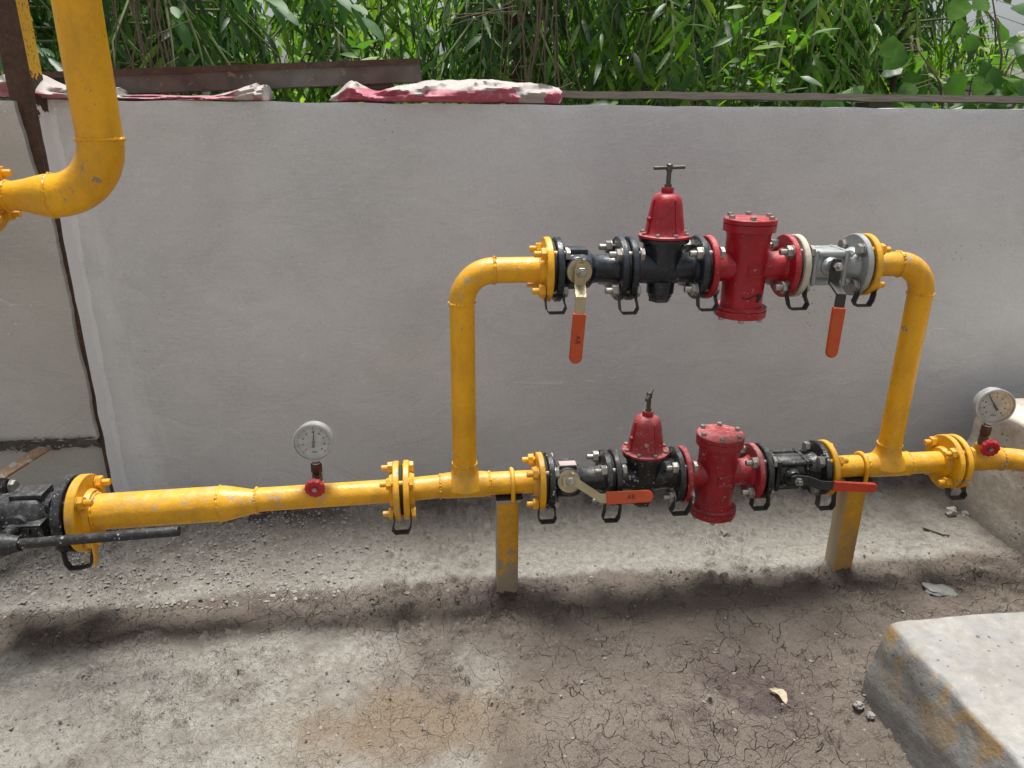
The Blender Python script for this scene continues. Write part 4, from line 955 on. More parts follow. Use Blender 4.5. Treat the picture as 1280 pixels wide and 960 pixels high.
# ------------------------------------------------------------------ regulators
def regulator(loc, label, black, red, tee_ang, group):
    L = 0.192
    root = thing('pressure_regulator', loc, label, 'regulator', group)
    f1 = flange(root, 0, 1, black, hub=None); flange(root, L, -1, black, hub=None)
    bolts(f1, 0, 'ss'); gasket(root, 0); strap(f1, 0)
    cx = 0.094
    mb = MB()
    mb.lathe([(0.018, 0.044), (0.026, 0.036), (0.05, 0.0365), (cx, 0.043), (L - 0.05, 0.0365), (L - 0.026, 0.037), (L - 0.018, 0.046)], (0, 0, 0), (1, 0, 0), 34, jit=0.004)
    mb.lathe([(0.0, 0.046), (0.03, 0.044), (0.045, 0.0475), (0.062, 0.049), (0.064, 0.052)], (cx, 0, 0), (0, 0, 1), 34)
    mb.build('body', black, root)
    mb = MB(); mb.lathe([(0.062, 0.050), (0.063, 0.0585), (0.0715, 0.0595), (0.072, 0.05)], (cx, 0, 0), (0, 0, 1), 36); mb.build('body_rim', black, root)
    mb = MB(); mb.lathe([(0.030, 0.033), (0.060, 0.0325), (0.063, 0.029), (0.070, 0.028), (0.0705, 0.0265), (0.072, 0.026)], (cx, 0, 0), (0, 0, -1), 24)
    pl = mb.build('bottom_plug', black, root)
    mb = MB(); mb.hexa((cx, 0, 0), (0, 0, -1), 0.046, 0.010, t0=0.0715); mb.build('plug_cap', 'steel_dark', pl)
    mb = MB()
    mb.lathe([(0.0725, 0.058), (0.0735, 0.061), (0.0785, 0.061), (0.080, 0.059), (0.0805, 0.050), (0.085, 0.0465), (0.10, 0.0445), (0.150, 0.0365), (0.162, 0.0335), (0.170, 0.028), (0.174, 0.020), (0.1745, 0.0145)], (cx, 0, 0), (0, 0, 1), 40)
    for k in range(4):
        an = 0.3 + k * PI / 2
        mb.strip([Vector((cx + 0.0455 * math.cos(an), 0.0455 * math.sin(an), 0.084)), Vector((cx + 0.0335 * math.cos(an), 0.0335 * math.sin(an), 0.160))], (-math.sin(an), math.cos(an), 0), 0.004, 0.006)
    mb.lathe([(0.030, 0.006), (0.047, 0.006), (0.049, 0.004)], (cx, 0, 0.112), (-1, -0.25, 0.1), 10)
    bn = mb.build('bonnet', red, root)
    mb = MB(); mb.hexa((cx, 0, 0), (0, 0, 1), 0.026, 0.016, t0=0.172); mb.build('neck_nut', red, bn)
    for k in range(8):
        an = 2 * PI * k / 8 + 0.2
        me_ = MB().hexa((0, 0, 0), (0, 0, 1), 0.0098, 0.0055).mesh('bonnet_bolt', 'steel', 30) if k == 0 else me_
        link('bonnet_bolt', me_, bn, (cx + 0.0535 * math.cos(an), 0.0535 * math.sin(an), 0.0805), (0, 0, jr.uniform(0, 1)))
    mb = MB(); mb.lathe([(0.186, 0.0085), (0.194, 0.0085), (0.1945, 0.0055), (0.222, 0.0055), (0.224, 0.0075), (0.238, 0.0075), (0.240, 0.005)], (cx, 0, 0), (0, 0, 1), 14)
    ad = mb.build('adjusting_screw', 'steel_dark', root)
    d = Vector((math.cos(tee_ang), math.sin(tee_ang), 0.03)); c = Vector((cx, 0, 0.231))
    mb = MB(); mb.tube([c - d * 0.037, c - d * .0365, c + d * .0365, c + d * 0.037], [0.003, 0.0042, 0.0042, 0.003], 12); mb.build('tee_bar', 'steel_dark', ad)
    return root
regulator((0.470, YP, ZU), 'upper pressure regulator, glossy red bonnet on a black body', 'black', 'red', 0.02, 'pressure regulators')
regulator((0.464, YP, ZL), 'lower pressure regulator, dusty red bonnet on a spattered black body', 'black_dusty', 'red_dusty', math.radians(62), 'pressure regulators')

# ------------------------------------------------------------------ strainers
def strainer(loc, L, label, red, group, arrow=False, lower=0.0):
    root = thing('gas_filter', loc, label, 'filter', group)
    f1 = flange(root, 0, 1, red, hub=None); f2 = flange(root, L, -1, red, hub=None)
    bolts(f1, 0, 'ss'); bolts(f2, L, 'ss'); gasket(root, 0); gasket(root, L); strap(f1, 0, drop=0.091); strap(f2, L, drop=0.092, skew=0.004)
    cx = L * 0.495
    mb = MB()
    mb.lathe([(0.018, 0.043), (0.026, 0.036), (0.04, 0.035), (L / 2, 0.037), (L - 0.04, 0.035), (L - 0.026, 0.037), (L - 0.018, 0.046)], (0, 0, 0), (1, 0, 0), 32, jit=0.004)
    mb.lathe([(-0.098, 0.0505), (-0.09, 0.0495), (-0.02, 0.051), (0.075, 0.0515), (0.084, 0.054), (0.086, 0.0615), (0.103, 0.062), (0.1035, 0.055)], (cx, 0, 0), (0, 0, 1), 44)
    mb.lathe([(-0.103, 0.050), (-0.1025, 0.061), (-0.0965, 0.062), (-0.096, 0.050)], (cx, 0, 0), (0, 0, 1), 44)
    mb.build('body', red, root)
    mb = MB(); mb.lathe([(0.1042, 0.058), (0.1047, 0.062), (0.1145, 0.062), (0.1165, 0.060)], (cx, 0, 0), (0, 0, 1), 44); lid = mb.build('top_cover', red, root)
    mb = MB(); mb.lathe([(0.1037, 0.058), (0.1042, 0.0625), (0.119, 0.0625), (0.1215, 0.060)], (cx, 0, 0), (0, 0, -1), 44); bot = mb.build('bottom_cover', red, root)
    hm = MB().hexa((0, 0, 0), (0, 0, 1), 0.0125, 0.008).lathe([(-0.001, 0.0085), (0.001, 0.0085)], (0, 0, 0), (0, 0, 1), 14).mesh('cover_bolt', 'steel', 30)
    for k in range(6):
        an = 2 * PI * k / 6 + 0.22
        link('cover_bolt', hm, lid, (cx + 0.052 * math.cos(an), 0.052 * math.sin(an), 0.1166), (0, 0, jr.uniform(0, 1)))
        link('cover_bolt', hm, bot, (cx + 0.052 * math.cos(an), 0.052 * math.sin(an), -0.1216), (PI, 0, jr.uniform(0, 1)))
    # cast frame on the barrel
    mb = MB()
    def cyl(u, z): return Vector((cx + 0.0517 * math.sin(u), -0.0517 * math.cos(u), z))
    us = [i / 8 * 0.9 - 0.25 for i in range(9)]
    for z in (0.012, -0.014): mb.tube([cyl(u, z) for u in us], 0.0016, 6)
    for u in (us[0], us[-1]): mb.tube([cyl(u, 0.012), cyl(u, -0.014)], 0.0016, 6)
    mb.build('cast_frame', red, root)
    if arrow:
        mb = MB(); R = 0.0512
        def cy2(u, z): return Vector((cx + R * math.sin(u), -R * math.cos(u), z))
        pts = [cy2(-0.42 + 0.95 * i / 12, -0.066 - 0.004 * math.sin(i * .6)) for i in range(13)]
        mb.tube(pts, 0.0017, 6); mb.tube([cy2(0.36, -0.078), cy2(0.54, -0.068), cy2(0.62, -0.060)], [0.003, 0.004, 0.001], 6); mb.tube([cy2(0.36, -0.058), cy2(0.54, -0.068)], [0.002, 0.003], 6)
        mb.build('flow_arrow', 'ink', root)
    return root
strainer((0.663, YP, ZU), 0.222, 'upper cylindrical filter, clean glossy red with bolted lid', 'red', 'gas filters', True)
strainer((0.652, YP, ZL), 0.218, 'lower cylindrical filter, dusty spattered red with bolted lid', 'red_dusty', 'gas filters')

# ------------------------------------------------------------------ gauges
def gauge(loc, label, needle_ang, knob_dir, lean, group, turn=0.0):
    root = thing('pressure_gauge', loc, label, 'gauge', group)
    up = Vector((lean, 0, 1)).normalized()
    mb = MB(); mb.lathe([(-0.004, 0.0105), (0.012, 0.0105)], (0, 0, 0), up, 14); mb.hexa((0, 0, 0), up, 0.022, 0.022, t0=0.004); mb.build('needle_valve', 'steel_dark', root)
    mb = MB(); mb.hexa((0, 0, 0), up, 0.024, 0.026, t0=0.029); mb.lathe([(0.025, 0.011), (0.062, 0.009)], (0, 0, 0), up, 14); mb.build('union_nut', 'brown_fitting', root)
    mb = MB(); mb.lathe([(0.054, 0.0095), (0.068, 0.0085)], (0, 0, 0), up, 14); mb.build('gauge_stem', 'gauge_case', root)
    kd = Vector(knob_dir).normalized(); kc = up * 0.013
    mb = MB(); mb.lathe([(0.008, 0.006), (0.052, 0.006)], kc, kd, 12); mb.build('spindle', 'steel', root)
    mb = MB(); ax, ka, kb = basis(kd); prof = []; seg = 48
    lay = [(0.034, 0.020), (0.036, 0.0235), (0.046, 0.0245), (0.049, 0.022), (0.050, 0.014), (0.0475, 0.012)]
    vs = []; fs = []
    for (t, r) in lay:
        for k in range(seg):
            an = 2 * PI * k / seg; rr = r * (1 + (0.055 * math.cos(an * 12) if r > 0.018 else 0)); vs.append(kc + ax * t + (ka * math.cos(an) + kb * math.sin(an)) * rr)
    for i in range(len(lay) - 1):
        for k in range(seg): k2 = (k + 1) % seg; fs.append((i * seg + k, i * seg + k2, (i + 1) * seg + k2, (i + 1) * seg + k))
    fs.append(tuple(range(seg - 1, -1, -1))); fs.append(tuple((len(lay) - 1) * seg + k for k in range(seg)))
    mb.add(vs, fs); kn = mb.build('hand_wheel', 'knob', root)
    mb = MB(); mb.hexa(kc, kd, 0.011, 0.004, t0=0.0478); mb.build('wheel_nut', 'steel_dark', kn)
    c = up * 0.117; fd = Vector((math.sin(turn), -math.cos(turn), 0.02)).normalized()
    mb = MB(); mb.lathe([(-0.022, 0.030), (-0.021, 0.040), (-0.018, 0.0455), (0.008, 0.0470), (0.010, 0.0500), (0.0155, 0.0500), (0.0165, 0.0485), (0.0165, 0.0465), (0.0085, 0.0462), (0.0085, 0.040)], c, fd, 52); mb.build('case', 'gauge_case', root)
    mb = MB(); mb.lathe([(0.0088, 0.0455), (0.0096, 0.0455)], c, fd, 48); mb.build('dial', 'dial', root)
    ex = Vector((math.cos(turn), math.sin(turn), 0)); ey = fd.cross(ex) * -1; ey = ey if ey.z > 0 else -ey
    mb = MB()
    for k in range(41):
        an = math.radians(225 - 270 * k / 40); d = ex * math.cos(an) + ey * math.sin(an); p = ex * -math.sin(an) + ey * math.cos(an)
        l = 0.007 if k % 5 == 0 else 0.004; wd = 0.0019 if k % 5 == 0 else 0.0011
        o = c + fd * 0.0099
        mb.add([o + d * (0.040 - l) - p * wd / 2, o + d * (0.040 - l) + p * wd / 2, o + d * 0.040 + p * wd / 2, o + d * 0.040 - p * wd / 2], [(0, 1, 2, 3)])
        if k % 5 == 0:
            q = o + d * 0.0265
            mb.add([q - ex * .0020 - ey * .0022, q + ex * .0020 - ey * .0022, q + ex * .0020 + ey * .0022, q - ex * .0020 + ey * .0022], [(0, 1, 2, 3)])
    q = c + fd * .0099 - ey * 0.026
    for (dx, wx) in ((-.004, .003), (0.001, .004), (.006, .0025)): mb.add([q + ex * (dx - wx / 2) - ey * .002, q + ex * (dx + wx / 2) - ey * .002, q + ex * (dx + wx / 2) + ey * .002, q + ex * (dx - wx / 2) + ey * .002], [(0, 1, 2, 3)])
    mb.build('dial_scale', 'ink', root, smooth=False)
    an = math.radians(needle_ang); d = ex * math.cos(an) + ey * math.sin(an); p = ex * -math.sin(an) + ey * math.cos(an); o = c + fd * 0.0118
    mb = MB(); mb.prism([(-0.014, -0.0036), (-0.012, -0.0042), (-0.004, -0.0022), (0.034, -0.0008), (0.034, 0.0008), (-0.004, 0.0022), (-0.012, 0.0042), (-0.014, 0.0036)], o, d, p, 0.0008); mb.lathe([(0.0095, 0.0035), (0.0135, 0.0032)], c, fd, 12); mb.build('needle', 'ink', root)
    mb = MB(); mb.lathe([(0.0142, 0.0463), (0.0150, 0.0463)], c, fd, 40); mb.build('dial_glass', 'glass', root)
    return root
gauge((-0.286, YP, 0.363), 'round pressure gauge with red hand wheel on the left pipe, needle straight up', 84, (-0.03, -1, -0.12), 0.0, 'pressure gauges')
gauge((1.5225, YP, 0.387), 'round pressure gauge with red hand wheel on the right pipe, needle to upper left', 125, (-0.22, -1, -0.16), 0.05, 'pressure gauges', -0.26)
# socket for the left gauge is part of the left spool
sp = bpy.data.objects['pipe_spool']
mb = MB(); mb.lathe([(0.022, 0.018), (0.034, 0.0155), (0.0385, 0.0145)], (-0.209, 0, 0), (0, 0, 1), 20); mb.build('gauge_socket', 'yellow', sp)

# ------------------------------------------------------------------ support posts
def support(x, label, lean):
    root = thing('support_post', (x, YP, 0), label, 'support', 'pipe support posts')
    w_, zt = 0.056, 0.2945
    mb = MB()
    prof = []
    vs = []; fs = []; n = 40; h = w_ / 2; b = 0.004
    sec = [(-h + b, -h), (h - b, -h), (h, -h + b), (h, h - b), (h - b, h), (-h + b, h), (-h, h - b), (-h, -h + b)]
    for i in range(n + 1):
        z = -0.06 + (zt + 0.06) * i / n
        for (X, Y) in sec: vs.append((X + lean * (z - zt), Y, z))
    for i in range(n):
        for k in range(8): k2 = (k + 1) % 8; fs.append((i * 8 + k, i * 8 + k2, (i + 1) * 8 + k2, (i + 1) * 8 + k))
    fs.append(tuple(range(7, -1, -1))); fs.append(tuple(n * 8 + k for k in range(8)))
    mb.add(vs, fs); mb.build('post', 'yellow_old', root, ang=60)
    mb = MB(); mb.box((0, 0, zt + 0.0035), (0.064, 0.062, 0.006), 0.001); mb.build('top_plate', 'cement_lump', root)
    mb = MB(); mb.box((0.004, 0.002, zt + 0.0100), (0.070, 0.06, 0.0065), 0.002); mb.build('rubber_pad', 'rubber', root)
    # U strap over the pipe
    mb = MB(); pts = [(0.012, -R2 - 0.004, zt - 0.012 + 0.018)]
    zc = ZL
    for k in range(15): a = -PI + PI * k / 14; pts.append((0.012, (R2 + 0.0045) * math.cos(a), zc - (R2 + 0.0045) * math.sin(a)))
    pts.append((0.012, R2 + 0.004, zt + 0.006))
    mb.tube(pts, 0.0058, 10); mb.build('u_bolt', 'yellow', root)
    return root
support(0.194, 'yellow square support post under the left tee, lower half scraped grey', 0.0)
support(1.160, 'yellow square support post under the right tee, pale dusty left face', 0.0)

# ------------------------------------------------------------------ concrete blocks
def block(name, x0, x1, y0, y1, z1, mat, label, taper=0.03, seed=1, n=34, r=0.012):
    """cast concrete block with rounded arrises and uneven faces"""
    root = None; mb = MB()
    cx, cy = (x0 + x1) / 2, (y0 + y1) / 2; hx, hy = (x1 - x0) / 2, (y1 - y0) / 2
    vs = []; fs = []
    def put(p, nrm):
        q = Vector(p); k = 0.0070 * mnoise.fractal(q * 7 + Vector((seed, 0, 0)), 0.8, 2, 5) + 0.002 * mnoise.noise(q * 45)
        return q + Vector(nrm) * k
    # superellipse-like rings: outline with rounded corners
    def outline(gx_, gy_, m=28):
        pts = []
        for (sx, sy, ex_, ey_) in ((-1, -1, 1, -1), (1, -1, 1, 1), (1, 1, -1, 1), (-1, 1, -1, -1)):
            for k in range(m): t = k / m; pts.append(((sx + (ex_ - sx) * t) * gx_, (sy + (ey_ - sy) * t) * gy_))
        return pts
    rings = []
    nz = 22
    zs = [(-0.06 + (z1 - r + 0.06) * j / nz) for j in range(nz + 1)]
    levels = [(z, 0.0) for z in zs] + [(z1 - r * (1 - math.sin(a)), r * (1 - math.cos(a))) for a in (0.5, 1.0, PI / 2)]
    for f_ in (0.03, 0.08, 0.15, 0.25, 0.37, 0.5, 0.63, 0.76, 0.88): levels.append((z1, r + f_ * min(hx, hy)))
    for (z, ins) in levels:
        tp = taper * max(0, (z1 - z)); gx_ = hx + tp - ins; gy_ = hy + tp * .3 - ins
        ring_ = []
        for (u, v_) in outline(gx_, gy_):
            # soften vertical corners
            d = min(abs(abs(u) - gx_), 1e9) + min(abs(abs(v_) - gy_), 1e9)
            cr = 0.010; ax_ = gx_ - abs(u); ay_ = gy_ - abs(v_)
            if ax_ < cr and ay_ < cr: u *= 1 - 0.3 * cr / gx_; v_ *= 1 - 0.3 * cr / gy_
            nrm = (0, 0, 1) if ins > r * .9 else (math.copysign(1, u) if ax_ < 1e-6 else 0, math.copysign(1, v_) if ay_ < 1e-6 else 0, 0)
            ring_.append(put((cx + u, cy + v_, z), nrm))
        rings.append(ring_)
    m = len(rings[0])
    for ring_ in rings: vs += ring_
    for i in range(len(rings) - 1):
        for k in range(m): k2 = (k + 1) % m; fs.append((i * m + k, i * m + k2, (i + 1) * m + k2, (i + 1) * m + k))
    fs.append(tuple((len(rings) - 1) * m + k for k in range(m)))
    mb.add(vs, fs); o = mb.build(name, mat, None, ang=60); return tag(o, label, 'block')
block('concrete_block', 0.978, 1.60, 0.62, 1.228, 0.208, 'concrete', 'pale concrete block with yellow stained side in the bottom right corner', 0.10, 2)
block('concrete_plinth', 1.765, 2.5, 1.10, 2.03, 0.385, 'concrete2', 'dusty concrete plinth behind the right gauge against the wall', 0.03, 7)

# ------------------------------------------------------------------ litter on the ground
def blob(name, loc, size, mat, label, cat, seed, rotz=0.0, sharp=0.4):
    bm = bmesh.new(); bmesh.ops.create_icosphere(bm, subdivisions=3, radius=1)
    for v in bm.verts:
        k = 1 + sharp * mnoise.fractal(v.co * 1.3 + Vector((seed, 0, 0)), 0.9, 2, 4)
        v.co = Vector((v.co.x * k * size[0], v.co.y * k * size[1], v.co.z * k * size[2]))
    me_ = bpy.data.meshes.new(name); bm.to_mesh(me_); bm.free(); me_.materials.append(M[mat])
    me_.polygons.foreach_set('use_smooth', [True] * len(me_.polygons)); me_.set_sharp_from_angle(angle=math.radians(40))
    o = link(name, me_, None, (loc[0], loc[1], gz(loc[0], loc[1]) + loc[2]), (0, 0, rotz)); return tag(o, label, cat)
blob('flat_stone', (1.40, 1.583, 0.006), (0.042, 0.026, 0.010), 'stone', 'flat grey green stone lying on the mud behind the pale concrete block', 'stone', 3, -0.3, 0.35)
blob('cement_lump', (1.70, 1.955, 0.008), (0.020, 0.016, 0.014), 'cement_lump', 'small grey cement lump near the foot of the concrete plinth', 'stone', 5, 0.4, 0.5)
blob('cement_lump', (1.748, 1.945, 0.004), (0.014, 0.012, 0.009), 'cement_lump', 'tiny cement lump touching the concrete plinth', 'stone', 8, 1.0, 0.5)
blob('brown_pebble', (0.905, 1.915, 0.006), (0.018, 0.013, 0.010), 'clod', 'small brown stone on the ground below the lower red filter', 'stone', 9, 0.2, 0.5)
blob('white_pebble', (0.930, 1.195, 0.006), (0.012, 0.010, 0.008), 'concrete', 'white pebble beside the left face of the pale concrete block', 'stone', 13, 0.2, 0.5)
blob('white_pebble', (0.940, 1.165, 0.005), (0.009, 0.008, 0.006), 'concrete', 'smaller white pebble just in front of the other by the pale block', 'stone', 15, 0.9, 0.5)
root = thing('wood_chip', (1.575, 1.865, gz(1.575, 1.865)), 'broken brown wood splinter on the ground left of the concrete plinth', 'wood')
mb = MB(); mb.box((0, 0, 0.007), (0.055, 0.013, 0.006), 0.0015, rot=Euler((0.2, 0.08, -0.75))); mb.box((0.026, -0.024, 0.005), (0.022, 0.012, 0.006), 0.0015, rot=Euler((0, -0.1, -0.5))); mb.build('splinter', 'wood', root)
# dry leaf
mb = MB(); vs = []; fs = []; n = 12
for i in range(n + 1):
    t = i / n; wd = 0.011 * math.sin(PI * t) ** 0.7 + 0.0004; y = 0.052 * (t - .5); bend = 0.010 * math.sin(PI * t)
    for k in (-1, -.5, 0, .5, 1): vs.append((bend + wd * k + .002 * mnoise.noise(Vector((t * 6, k, 0))), y, 0.006 + 0.007 * abs(k) ** 1.5 * math.sin(PI * t) + 0.003 * mnoise.noise(Vector((t * 9, k * 3, 4)))))
for i in range(n):
    for k in range(4): fs.append((i * 5 + k, i * 5 + k + 1, (i + 1) * 5 + k + 1, (i + 1) * 5 + k))
mb.add(vs, fs)
root = thing('dry_leaf', (0.755, 1.232, gz(.755, 1.232)), 'curled pale dry leaf on the dark mud left of the pale block', 'leaf', rot=(0, 0, 0.35))
mb.build('blade', 'leaf_dry', root); MB().tube([(0.0, -0.025, 0.006), (0.006, -0.036, 0.004), (0.018, -0.046, 0.003)], 0.0008, 6).build('stalk', 'vine', root)
# crumbs of soil and grit
rnd = random.Random(21)
def crumbs(name, mat, n, zone, rmin, rmax, label):
    mb = MB()
    XY = [zone(rnd) for _ in range(n)]; A = np.array(XY); hh, _, _ = ground_h(A[:, 0][None], A[:, 1][None]); hh = hh[0]
    for (x, y), z in zip(XY, hh):
        r = rmin + (rmax - rmin) * rnd.random() ** 3; a = rnd.uniform(0, 6.28); ca, sa = math.cos(a), math.sin(a)
        sx, sy, sz = r * rnd.uniform(.7, 1.3), r * rnd.uniform(.6, 1.1), r * rnd.uniform(.4, .8)
        pts = []
        for dx, dy, dz in ((1, .1, 0), (-1, 0, .1), (.1, 1, -.1), (0, -1, .1), (.15, 0, 1), (0, .1, -1)):
            px, py = dx * sx, dy * sy; pts.append((x + px * ca - py * sa, y + px * sa + py * ca, z + sz * 0.35 + dz * sz))
        mb.add(pts, [(0, 2, 4), (2, 1, 4), (1, 3, 4), (3, 0, 4), (2, 0, 5), (1, 2, 5), (3, 1, 5), (0, 3, 5)])
    return tag(mb.build(name, mat, None, smooth=False), label, 'gravel', kind='stuff')
def z_all(r): return (r.uniform(-1.5, 2.1), r.uniform(0.9, 2.18))
def z_left(r): return (r.uniform(-1.5, -0.2) + r.gauss(0, .15), r.uniform(1.72, 2.17))
def z_edge(r):
    x = r.uniform(-1.5, 2.0); return (x, 1.68 + r.gauss(0, .035))
def z_front(r): return (min(0.9, r.uniform(-1.1, 0.9)), r.uniform(0.9, 1.55))
crumbs('soil_crumbs', 'clod', 3200, z_all, .0012, .006, 'dry soil crumbs scattered over the ground')
crumbs('cement_grit', 'cement_lump', 5200, z_left, .0014, .0080, 'grey cement grit on the ground below the left pipe')
crumbs('dark_crumbs', 'rubble', 1300, z_edge, .0012, .007, 'dark crumbs along the edge of the cement skim under the pipes')
crumbs('grit', 'rubble', 1500, z_front, .0010, .0045, 'dark grit on the pale ground in front')

# ------------------------------------------------------------------ vegetation
def leaf_arrays(L, W, kind='lance', wave=0.0, droop=0.15, fold=0.25, seed=0, n=7):
    r_ = random.Random(seed); vs = []; fs = []
    for i in range(n + 1):
        t = i / n
        if kind == 'lance': wd = W * 0.5 * (math.sin(PI * min(1, t ** 0.70)) ** 0.85 if 0 < t < 1 else 0.02)
        elif kind == 'broad': wd = W * 0.5 * (math.sin(PI * t ** 0.9) ** 0.65 if 0 < t < 1 else 0.02)
        else:
            wd = W * 0.5 * (min(1, (t / 0.10) ** 0.5) * (1 - ((t - .28) / .80) ** 2 if t < .72 else 0.70 * ((1 - t) / .28) ** 1.2 + .02) if t > 0 else 0.03)
        x = L * t; z = -droop * L * t * t
        ph = r_.uniform(-.2, .2)
        wz = wave * W * math.sin(2 * PI * (5.2 if kind == 'lance' else 3) * t + ph)
        for k in (-1, 0, 1):
            vs.append((x - (0.06 * L if kind == 'heart' and i == 0 and k else 0), k * wd, z + abs(k) * (fold * wd) + k * wz * (1 if k > 0 else -1)))
    for i in range(n):
        for k in (0, 1): fs.append((i * 3 + k, (i + 1) * 3 + k, (i + 1) * 3 + k + 1, i * 3 + k + 1))
    return np.array(vs, float), fs
def leaf_meshes(mat, variants):
    out = []
    for (args) in variants:
        v, f = leaf_arrays(**args); me_ = bpy.data.meshes.new('leaf'); me_.from_pydata([tuple(x) for x in v], [], f)
        me_.materials.append(M[mat]); me_.polygons.foreach_set('use_smooth', [True] * len(f)); me_.update(); out.append((me_, v, f))
    return out
LANCE = [dict(L=l, W=w_, kind='lance', wave=wv * 1.7, droop=d, fold=fo, seed=i, n=11) for i, (l, w_, wv, d, fo) in enumerate(((.16, .025, .11, .10, .3), (.185, .027, .14, .22, .2), (.14, .022, .13, -.05, .35), (.165, .029, .09, .3, .15)))]
SMALL = [dict(L=l, W=w_, kind='lance', wave=.03, droop=d, fold=.2, seed=i, n=4) for i, (l, w_, d) in enumerate(((.09, .028, .1), (.11, .032, .25), (.075, .03, .0)))]
BROAD = [dict(L=l, W=w_, kind='broad', wave=.02, droop=d, fold=.22, seed=i, n=8) for i, (l, w_, d) in enumerate(((.13, .058, .12), (.15, .062, .25), (.11, .05, .05)))]
HEART = [dict(L=l, W=w_, kind='heart', wave=.01, droop=d, fold=.15, seed=i, n=9) for i, (l, w_, d) in enumerate(((.085, .078, .12), (.10, .088, .25), (.07, .066, .0)))]
LM = {}
for key, mat, var in (('mid', 'leaf_mid', LANCE), ('dark', 'leaf_dark', LANCE), ('bright', 'leaf_bright', LANCE), ('smallmid', 'leaf_mid', SMALL), ('smallbright', 'leaf_bright', SMALL), ('smalldark', 'leaf_dark', SMALL), ('broad', 'leaf_broad', BROAD), ('heart', 'leaf_heart', HEART), ('broaddark', 'leaf_dark', BROAD)):
    LM[key] = leaf_meshes(mat, var)
def leaf_matrix(p, d, face, sc):
    d = Vector(d).normalized(); f = Vector(face); z = (f - d * f.dot(d))
    z = z.normalized() if z.length > 1e-4 else basis(d)[1]
    y = z.cross(d)
    return Matrix((Vector((d.x, y.x, z.x)) * sc, Vector((d.y, y.y, z.y)) * sc, Vector((d.z, y.z, z.z)) * sc)).to_4x4() if False else Matrix.Translation(p) @ Matrix(((d.x, y.x, z.x), (d.y, y.y, z.y), (d.z, y.z, z.z))).to_4x4() @ Matrix.Scale(sc, 4)
def in_view(p):
    v = Vector(p) - Vector((0, 0, CAM_Z)); dd = v.dot(_f)
    if dd <= 0: return False
    return abs(v.dot(_r) / dd) < 0.72 and -0.05 < v.dot(_u) / dd < 0.54 and p[2] > 1.2
def plant_leaves(root, leaves, crown_name, limit=300):
    """leaves: (matrix, key, variant). the nearest ones in view become single leaf objects, the rest one crown mesh"""
    base = root.matrix_world.translation if False else Vector(root.location)
    vis = [l for l in leaves if in_view(l[0].translation)]
    vis.sort(key=lambda l: (l[0].translation - Vector((0, 0, CAM_Z))).length)
    single = vis[:limit]; sid = set(id(l) for l in single)
    for (mt, key, k) in single:
        link('leaf', LM[key][k][0], root, mat=Matrix.Translation(-base) @ mt)
    rest = [l for l in leaves if id(l) not in sid]
    if rest:
        bykey = {}
        V = []; F = []; MI = []; mats = []; off = 0
        for (mt, key, k) in rest:
            me_, v, f = LM[key][k]; A = np.array(mt)
            V.append(v @ A[:3, :3].T + A[:3, 3] - np.array(base)); F += [tuple(i + off for i in q_) for q_ in f]; off += len(v)
            mname = me_.materials[0]
            if mname not in mats: mats.append(mname)
            MI += [mats.index(mname)] * len(f)
        me_ = bpy.data.meshes.new(crown_name); me_.from_pydata(np.concatenate(V).tolist(), [], F)
        for m_ in mats: me_.materials.append(m_)
        me_.polygons.foreach_set('material_index', MI); me_.polygons.foreach_set('use_smooth', [True] * len(F)); me_.update()
        tag(link(crown_name, me_, root), kind='stuff')

